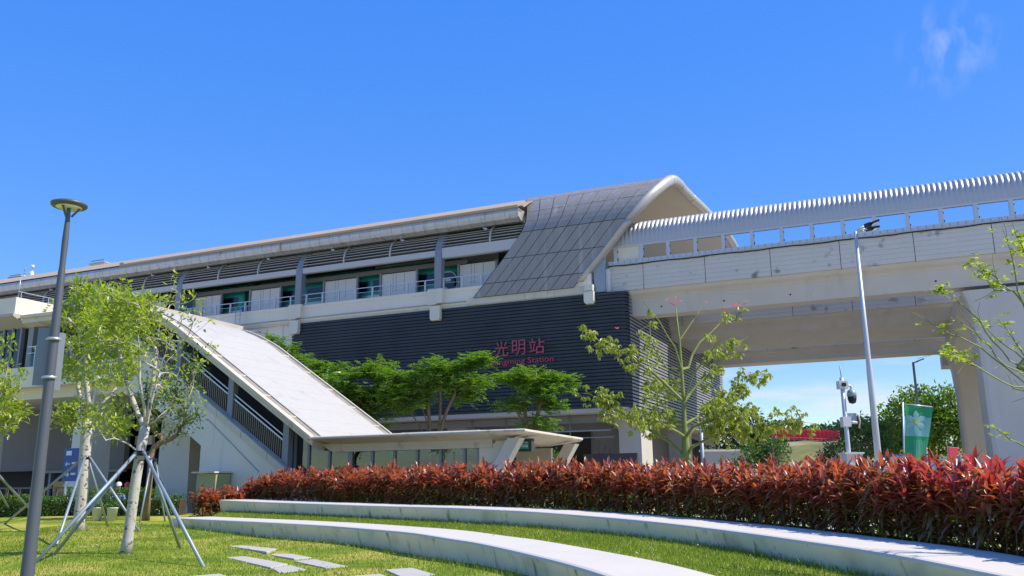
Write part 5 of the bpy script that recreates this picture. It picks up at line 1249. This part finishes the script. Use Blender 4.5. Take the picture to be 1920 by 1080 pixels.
def street_light():
    Y = 20.; b = W(1646,850,Y); b.z = 0; top = W(1607,434,Y); h = top.z
    t = thing('street_light', 'tall pale street light with a pair of angled floodlight heads', 'street light', b)
    MB().lathe([(.085,0),(.066,h*.55),(.060,h*.56),(.036,h)], (0,0,0), 14).build('pole', M['polewhite'], t)
    MB().lathe([(.10,1.75),(.11,1.8),(.11,2.0),(.09,2.02)], (0,0,0), 14).build('band', M['galv'], t)
    w = lambda x, y, dy=0: W(x, y, Y+dy)-b
    for pts in ([(1606,433),(1622,423)], [(1606,433),(1625,429)], [(1608,438),(1622,432)]): MB().tube([w(*p) for p in pts], .025, 6).build('arm', M['polewhite'], t)
    for (x0,y0,x1,y1,dy) in ((1622,424,1645,415,-.1),(1624,430,1646,427,.25)):
        a, c = w(x0,y0,dy), w(x1,y1,dy); d = (c-a).normalized(); m = MB(); m.bar(a, a+d*.14, .1, .1); m.bar(a+d*.14, c, .24, .05); q = m.build('lamp_head', M['black'], t)
        obj('lens', MB().bar(a+d*.17-Vector((0,.01,.03)), c-d*.02-Vector((0,.01,.03)), .18, .012).mesh('lens', M['lampglow']), q)
street_light()
def camera_mast():
    Y = 20.; b = W(1592,860,Y); b.z = 0; top = W(1577,708,Y).z
    t = thing('camera_mast', 'white mast with hanging dome camera and thin aerial', 'camera mast', b)
    MB().lathe([(.056,0),(.052,top*.6),(.046,top)], (0,0,0), 12).build('pole', M['polewhite'], t)
    MB().tube([(0,0,top-.05),(-.02,0,W(1575,684,Y).z)], .012, 5).build('aerial', M['galv'], t)
    z = W(1577,722,Y).z; MB().box(-.1,.1,-.1,.1,z-.09,z+.09).build('bracket_box', M['white'], t); MB().box(-.045,.045,-.13,-.1,z-.04,z+.04).build('cover_plate', M['black'], t)
    MB().tube([(.06,0,z),(.19,0,z-.02),(.2,0,z-.1)], .028, 8).build('arm', M['polewhite'], t)
    MB().lathe([(.03,z-.09),(.085,z-.13),(.105,z-.2),(.105,z-.27),(.09,z-.27)], (.2,0,0), 18).build('camera_housing', M['galv'], t)
    MB().lathe([(.095,z-.275),(.1,z-.32),(.075,z-.41),(0,z-.44)], (.2,0,0), 18).build('camera_dome', M['black'], t)
    z = W(1587,791,Y).z; MB().box(-.09,.09,-.1,.1,z-.11,z+.11).build('junction_box', M['white'], t)
    MB().tube([(.08,0,z),(.26,0,z-.02)], .035, 8).build('side_arm', M['polewhite'], t); MB().box(.06,.27,.02,.12,z+.04,z+.2).build('small_camera', M['galv'], t)
    MB().tube([(.24,0,z+.18),(.31,0,z+.15),(.33,0,z+.02),(.30,0,z-.15)], .018, 6).build('cable', M['trimc'], t)
    z = W(1590,846,Y).z; MB().box(-.13,.24,-.2,.2,0,z-.07).build('base_box', M['pot'], t); MB().box(-.16,.27,-.23,.23,z-.07,z-.03).build('base_lid', M['white'], t)
camera_mast()
def far_light():
    Y = 60.; b = W(1729,830,Y); b.z = 0; top = W(1717,679,Y).z; t = thing('street_light', 'distant grey street light above the big green tree', 'street light', b)
    MB().lathe([(.16,0),(.08,top)], (0,0,0), 8).build('pole', M['galv'], t); MB().tube([(0,0,top-.05),(.35,0,top+.05)], .05, 6).build('arm', M['galv'], t)
    MB().bar((.3,0,top+.06),(.75,0,top+.22),.22,.09).build('lamp_head', M['steel'], t)
    Y = 46.; b = W(610,800,Y); b.z = 0; top = W(610,708,Y).z; t = thing('street_light', 'small white lamp with curved arm in front of the feathery trees', 'street light', b)
    MB().tube([(0,0,0),(0,0,W(609,692,Y).z)], .045, 8).build('pole', M['white'], t)
    P = [W(x,y,Y)-b for x,y in ((609,712),(611,706),(617,702),(627,699),(639,698.5))]; MB().tube(P, [.04,.045,.05,.06,.05], 6).build('curved_arm', M['white'], t)
far_light()
def banner():
    Y = 22.; t = thing('flag_banner', 'green banner printed with a pale six petalled flower beside the big tree', 'banner', (W(1696,860,Y).x, Y, 0)); o = Vector((W(1696,860,Y).x, Y, 0)); w = lambda x, y: W(x, y, Y)-o
    MB().tube([w(1698,960), w(1692.5,754)], .022, 8).build('pole', M['rail'], t); MB().tube([w(1692,757), w(1748,763)], .016, 6).build('top_bar', M['rail'], t); MB().tube([w(1737,822), w(1741,960)], .016, 6).build('lower_pole', M['rail'], t)
    th = Vector((0,.012,0)); NX = 8
    def q(u, v):                                      # cloth: u across, v down
        x = (1694+5*v)*(1-u)+(1746.5-11.5*v)*u; y = (759+105*v)*(1-u)+(764+101*v)*u; p = w(x, y); p.y += .05*math.sin(u*4.5+v*2.5)+.02*math.sin(u*11); return p
    def cloth(u0, u1, v0, v1, m, off, nm):
        mb = MB(); mb.loft([[q(u0+(u1-u0)*i/NX, v0+(v1-v0)*j/6)-Vector((0,off,0)) for i in range(NX+1)] for j in range(7)], False, False, True); return mb.build(nm, m, t)
    cloth(0,1,0,.55,M['green'],0,'upper_cloth'); cloth(0,1,.55,1,M['green'],0,'lower_cloth'); cloth(.01,.99,.20,.55,M['greenpale'],.006,'pale_field')
    for k in range(6):
        a = math.pi/2+k*math.pi/3; cu, cv = .45, .29; mb = MB(); L_ = .40
        ring = []
        for s_, wd in ((.08,.0),(.3,.19),(.6,.25),(.85,.14),(1.0,0)): ring.append((s_, wd))
        pts = [(s_, wd) for s_, wd in ring]+[(s_, -wd) for s_, wd in reversed(ring[1:-1])]
        P = []
        for s_, wd in pts:
            x = s_*math.cos(a)-wd*math.sin(a); y = s_*math.sin(a)+wd*math.cos(a); P.append(q(min(.97,max(.03,cu+x*L_)), max(.03,cv-y*L_*.55))-Vector((0,.014,0)))
        mb.add(P, [tuple(range(len(P)))]); mb.build('petal', M['petal'], t)
    P = [q(.45+.07*math.cos(a), .29-.04*math.sin(a))-Vector((0,.02,0)) for a in np.linspace(0, 2*math.pi, 10, endpoint=False)]; MB().add(P, [tuple(range(10))]).build('flower_centre', M['yellow'], t)
    for k in range(7): u = .38+.075*k; mb = MB(); mb.loft([[q(u,v)-Vector((0,.008,0)), q(u+.02,v)-Vector((0,.008,0))] for v in (.62,.75,.9)], False, False); mb.build('print_stripe', M['greenpale'], t)
banner()
def redsmall():
    Y = 19.; o = Vector((W(1790,860,Y).x, Y, 0)); w = lambda x, y: W(x, y, Y)-o; t = thing('site_sign', 'small red sign on a thin frame near the bridge pier', 'sign', o)
    th = Vector((0,.02,0)); MB().prism([w(1780,858), w(1794,859.5), w(1797,840), w(1779,838)], th).build('board', M['redpl'], t); MB().prism([w(1778.5,860), w(1794.5,861.5), w(1797.8,839), w(1777.5,837)], th).build('back_frame', M['rail'], t).location = (0,.022,0)
    for a, c in (((1781,861),(1782,930)), ((1793,861),(1795,930))): MB().tube([w(*a), w(*c)], .014, 5).build('leg', M['rail'], t)
    MB().bar(w(1781,880), w(1794,881), .02, .02).build('cross_rail', M['rail'], t)
redsmall()
def fence_and_car():
    Y = 26.; t = thing('site_fence', 'low grey site fence panels behind the green banner', 'fence', (W(1760,870,Y).x, Y, 0)); o = Vector((W(1760,870,Y).x, Y, 0)); w = lambda x, y: W(x, y, Y)-o
    for x in (1735,1757,1779):
        a, c = w(x,856), w(x+21,857); MB().box(a.x, c.x, 0, .04, .2, a.z-.06).build('panel', M['galv'], t)
    for x in (1734,1756,1778,1800): a = w(x,852); MB().box(a.x-.02, a.x+.02, -.02, .06, 0, a.z).build('fence_post', M['galv'], t)
    # car: only its roof and rear window rise over the hedge
    Y = 21.; o = Vector((W(1822,865,Y).x, Y, 0)); c = thing('parked_car', 'pale car roof just showing over the hedge by the bridge pier', 'car', o)
    sec = [(-.78,.25),(-.86,.5),(-.88,.85),(-.82,1.0),(-.68,1.42),(-.4,1.60),(0,1.64),(.4,1.60),(.68,1.42),(.82,1.0),(.88,.85),(.86,.5),(.78,.25)]
    def ring(y, s, zt): return [(x*s, y, .25+(z-.25)*zt) for x, z in sec]
    MB().loft([ring(-.1,.9,.55), ring(.0,.97,.62), ring(.25,1,.95), ring(.9,1,1.0), ring(1.8,1,1.0), ring(2.6,1,.62), ring(3.5,.98,.56), ring(3.9,.9,.4)], True, True, True).build('body', M['carw'], c)
    MB().prism([(-.6,.11,.98),(.6,.11,.98),(.5,.20,1.38),(-.5,.20,1.38)], (0,.03,0)).build('rear_window', M['win'], c)
    for sx in (-.8,.8):
        for y in (.6,3.2):
            m = MB().lathe([(0,-.1),(.3,-.1),(.31,0),(.3,.1),(0,.1)], (0,0,0), 16); m.v = [(sx+z, y+x, .31+yy) for x, yy, z in m.v]; m.build('wheel', M['rubber'], c)
    Y = 36.; o = Vector((W(1690,860,Y).x, Y, 0)); k = thing('site_hut', 'low white and blue cabin roof left of the green banner', 'cabin', o); w = lambda x, y: W(x, y, Y)-o
    a, c2 = w(1678,856), w(1697,852); MB().box(a.x, c2.x, 0, 1.5, 0, a.z).build('cabin_wall', M['white'], k); MB().box(a.x-.1, c2.x+.1, -.1, 1.6, a.z, c2.z).build('cabin_roof', M['blue'], k)
    for i in range(4): MB().box(a.x+.06+i*.1, a.x+.12+i*.1, -.02, 0, a.z-.14, a.z-.04).build('window', M['win'], k)
fence_and_car()
# red water-filled barriers along the mound
def barriers():
    m = MB(); m.prism([(-.60,-.25,0),(-.60,-.25,.25),(-.60,-.12,.5),(-.60,-.09,2.3),(-.60,.09,2.3),(-.60,.12,.5),(-.60,.25,.25),(-.60,.25,0)], (1.2,0,0)); bm = m.mesh('barrier_body', M['redpl'])
    rb = MB().box(-.04,.04,-.14,-.1,.5,2.2).mesh('moulded_rib', M['redpl']); ft = MB().box(-.2,.2,-.28,-.25,.02,.16).mesh('foot_slot', M['white'])
    n = 17
    for k in range(n):
        f = k/(n-1); px = 1449+f*122; py = 823+3*f+ (2*f*f); Y = 112-6*f
        p = W(px, py, Y); t = thing('water_barrier', {0:'leftmost red barrier panel on the earth mound, half hidden by yellow leaves', n-1:'rightmost red barrier panel on the mound, tilted behind the dark shrub'}.get(k, 'red plastic barrier panel inside the row along the earth mound'), 'barrier', (p.x, p.y, p.z), R(-8-22*max(0,f-.8)*5), 'red barriers on the mound')
        t.scale = (Y/1663*122/(n-1)/1.2*1.02, 1, .58+.02*math.sin(k*2))
        obj('barrier_body', bm, t)
        for x in (-.4,0,.4): obj('moulded_rib', rb, t, (x,0,0))
        obj('foot_slot', ft, t)
barriers()
# low wall and post seen under the silk floss tree
t = thing('low_wall', 'low concrete wall with pale coping right of the slatted box', 'wall', tuple(W(1370,875,44)))
o = Vector(W(1370,875,44)); a, c = W(1318,843,44)-o, W(1395,842,44)-o
MB().box(a.x, c.x, 0, .4, -o.z, a.z-.1).build('wall_body', M['soffit'], t); MB().box(a.x-.1, c.x+.1, -.1, .5, a.z-.1, a.z).build('coping', M['wallcream'], t)
b = W(1318,870,40); b.z = 0; t = thing('sign_post', 'slim grey post beside the slatted box behind the silk floss tree', 'post', b)
MB().tube([(0,0,0),(0,0,W(1314,797,40).z)], .085, 10).build('post_tube', M['galv'], t); MB().lathe([(.13,0),(.13,.05),(0,.06)], (0,0,0), 10).build('base_plate', M['galv'], t)

# people and scooters at the far left, behind the hedge
def skin(name, verts, edges, radii, m, parent, sub=2):
    me = bpy.data.meshes.new(name); me.from_pydata([tuple(v) for v in verts], edges, []); o = bpy.data.objects.new(name, me); C.objects.link(o)
    md = o.modifiers.new('s', 'SKIN'); md.use_smooth_shade = True
    for i, r in enumerate(radii): me.skin_vertices[0].data[i].radius = (r, r)
    me.skin_vertices[0].data[0].use_root = True; o.modifiers.new('u', 'SUBSURF').levels = sub; o.modifiers['u'].render_levels = sub
    dg = bpy.context.evaluated_depsgraph_get(); m2 = bpy.data.meshes.new_from_object(o.evaluated_get(dg)); bpy.data.objects.remove(o)
    m2.materials.clear(); m2.materials.append(m); m2.name = name; return obj(name, m2, parent)
def rider(px, Y, label, shirt, pack, hat, bent):
    g = W(px, 905, Y); p = thing('person', label, 'person', (g.x, g.y, 0), R(-62))
    # sitting on a scooter seat 0.78 m high, facing local +x
    V = [(0,0,.86),(.04,0,1.02),(.10+bent,0,1.22),(.14+bent,0,1.40),(.17+bent,0,1.50),(.20+bent*1.1,0,1.60),(.21+bent*1.1,0,1.72)]
    E_ = [(0,1),(1,2),(2,3),(3,4),(4,5),(5,6)]; Rr = [.15,.14,.16,.13,.055,.095,.08]
    for sy in (-1,1):
        n = len(V); V += [(.12+bent,.19*sy,1.38),(.24+bent,.24*sy,1.17),(.48+bent*.6,.22*sy,1.08),(.56+bent*.6,.22*sy,1.07)]; Rr += [.06,.047,.037,.04]; E_ += [(3,n),(n,n+1),(n+1,n+2),(n+2,n+3)]
        n = len(V); V += [(.05,.1*sy,.84),(.42,.14*sy,.78),(.38,.13*sy,.42),(.44,.13*sy,.3),(.56,.13*sy,.28)]; Rr += [.09,.07,.05,.045,.04]; E_ += [(0,n),(n,n+1),(n+1,n+2),(n+2,n+3),(n+3,n+4)]
        for q in range(5):
            m = len(V); dy = (q-2)*.016; V += [(.60+bent*.6,.22*sy+dy,1.075),(.635+bent*.6,.22*sy+dy,1.05)]; Rr += [.010,.009]; E_ += [(n-1,m),(m,m+1)]
    skin('body', V, E_, Rr, M['skin'], p)
    sh = MB(); x = bent; rings = []
    for z, cx, rx, ry in ((.84,.0,.17,.19),(1.02,.04,.165,.19),(1.22,.10+x,.175,.215),(1.36,.13+x,.15,.2),(1.44,.15+x,.09,.11)): rings.append([(cx+rx*math.cos(a), ry*math.sin(a), z) for a in np.linspace(0,2*math.pi,14,endpoint=False)])
    sh.loft(rings, True, True, True)
    for sy in (-1,1): sh.tube([(.12+x,.17*sy,1.40),(.20+x,.25*sy,1.22),(.3+x,.25*sy,1.14)], [.085,.07,.062], 8)
    sh.build('shirt', shirt, p)
    tr = MB(); 
    for sy in (-1,1): tr.tube([(.0,.1*sy,.86),(.42,.14*sy,.79),(.39,.13*sy,.45),(.42,.13*sy,.33)], [.125,.095,.075,.065], 9)
    tr.build('trousers', M['blue'] if pack else M['black'], p)
    for sy in (-1,1): MB().lathe([(0,0),(.05,0),(.05,.05),(.03,.09)], (.46,.13*sy,.22), 8).build('shoe', M['white'], p)
    hx = .205+bent*1.1; hc = MB().lathe([(.112,1.70),(.118,1.74),(.10,1.82),(.05,1.86),(0,1.87)], (hx,0,0), 14); hc.box(hx+.06,hx+.19,-.07,.07,1.69,1.705); hc.build('cap', hat, p)
    for sy in (-1,1): MB().lathe([(0,-.012),(.013,0),(0,.012)], (hx+.088,.035*sy,1.655), 6).build('eye', M['black'], p)
    MB().prism([(hx+.09,-.012,1.60),(hx+.09,.012,1.60),(hx+.09,0,1.65)], (.025,0,0)).build('nose', M['skin'], p)
    if pack: MB().loft([[(a+x*(z-.9)*1.4, y, z) for a, y in ((-.10,-.16),(-.26,-.13),(-.28,0),(-.26,.13),(-.10,.16))] for z in (.96,1.0,1.2,1.36,1.42)], True, True, True).build('backpack', M['yellow'], p)
def scooter(px, Y, label, colm, rot):
    g = W(px, 915, Y); s = thing('motor_scooter', label, 'scooter', (g.x, g.y, 0), rot, 'parked motor scooters')
    for x in (-.55,.68):
        m = MB().lathe([(.12,-.05),(.24,-.06),(.26,0),(.24,.06),(.12,.05)], (0,0,0), 18); m.v = [(x+a, z, .26+b) for a, b, z in m.v]; m.build('wheel', M['rubber'], s)
    MB().loft([[(x,-w_,z0),(x,w_,z0),(x,w_*.8,z1),(x,-w_*.8,z1)] for x, w_, z0, z1 in ((-.85,.06,.55,.7),(-.6,.16,.42,.74),(-.15,.16,.3,.72),(.0,.14,.26,.34),(.35,.15,.26,.34))], True, True, False).build('body_shell', colm, s)
    MB().loft([[(x,-w_,z),(x,w_,z),(x+.05,w_,z),(x+.05,-w_,z)] for x, w_, z in ((.38,.17,.28),(.42,.2,.6),(.38,.16,.95))], True, True).build('leg_shield', colm, s)
    MB().loft([[(x,-w_,.72),(x,w_,.72),(x,w_*.8,z),(x,-w_*.8,z)] for x, w_, z in ((-.8,.08,.76),(-.5,.15,.82),(-.1,.13,.8))], True, True).build('seat', M['black'], s)
    MB().tube([(.40,0,.9),(.36,0,1.05)], .03, 6).build('steering_column', M['black'], s); MB().tube([(.3,-.32,1.07),(.36,0,1.05),(.3,.32,1.07)], .018, 6).build('handlebar', M['black'], s)
    MB().box(.40,.47,-.07,.07,.88,1.0).build('headlight', M['lampglow'], s)
    for sy in (-1,1): MB().tube([(.32,.22*sy,1.07),(.34,.28*sy,1.25)], .008, 4).build('mirror_stem', M['black'], s); MB().box(.33,.345,.28*sy-.05,.28*sy+.05,1.22,1.32).build('mirror', M['win'], s)
rider(222, 36.2, 'person in light blue shirt with yellow backpack and white cap sitting on a scooter', M['shirt'], True, M['white'], .12)
rider(238, 36.6, 'person in dark clothes wearing a red helmet sitting on a scooter', M['black'], False, M['redpl'], .05)
scooter(222, 36.2, 'pale scooter under the person with the yellow backpack', M['white'], R(-62)); scooter(238, 36.6, 'dark scooter under the person with the red helmet', M['black'], R(-62))
for px, lab, cm, a in ((326,'black scooter parked left of its blue neighbour at the end of the red hedge',M['black'],-70),(340,'dark blue scooter with silver trim parked at the end of the red hedge',M['blue'],-58)): scooter(px, 34.4, lab, cm, R(a))
# orange kiosk deep under the concourse
k = sthing('orange_kiosk', 'orange and dark fronted kiosk in the shade under the concourse', 'kiosk')
a = ST(168,905,-19.5); c = ST(206,862,-19.5)
MB().box(a.x, c.x, -19.5, -18, .0, 1.5).build('counter', M['orange'], k); MB().box(a.x, c.x, -19.5, -18, 2.6, 3.1).build('canopy_board', M['orange'], k); MB().box(a.x+.1, c.x-.1, -19.2, -18, 1.5, 2.6).build('window', M['win'], k)
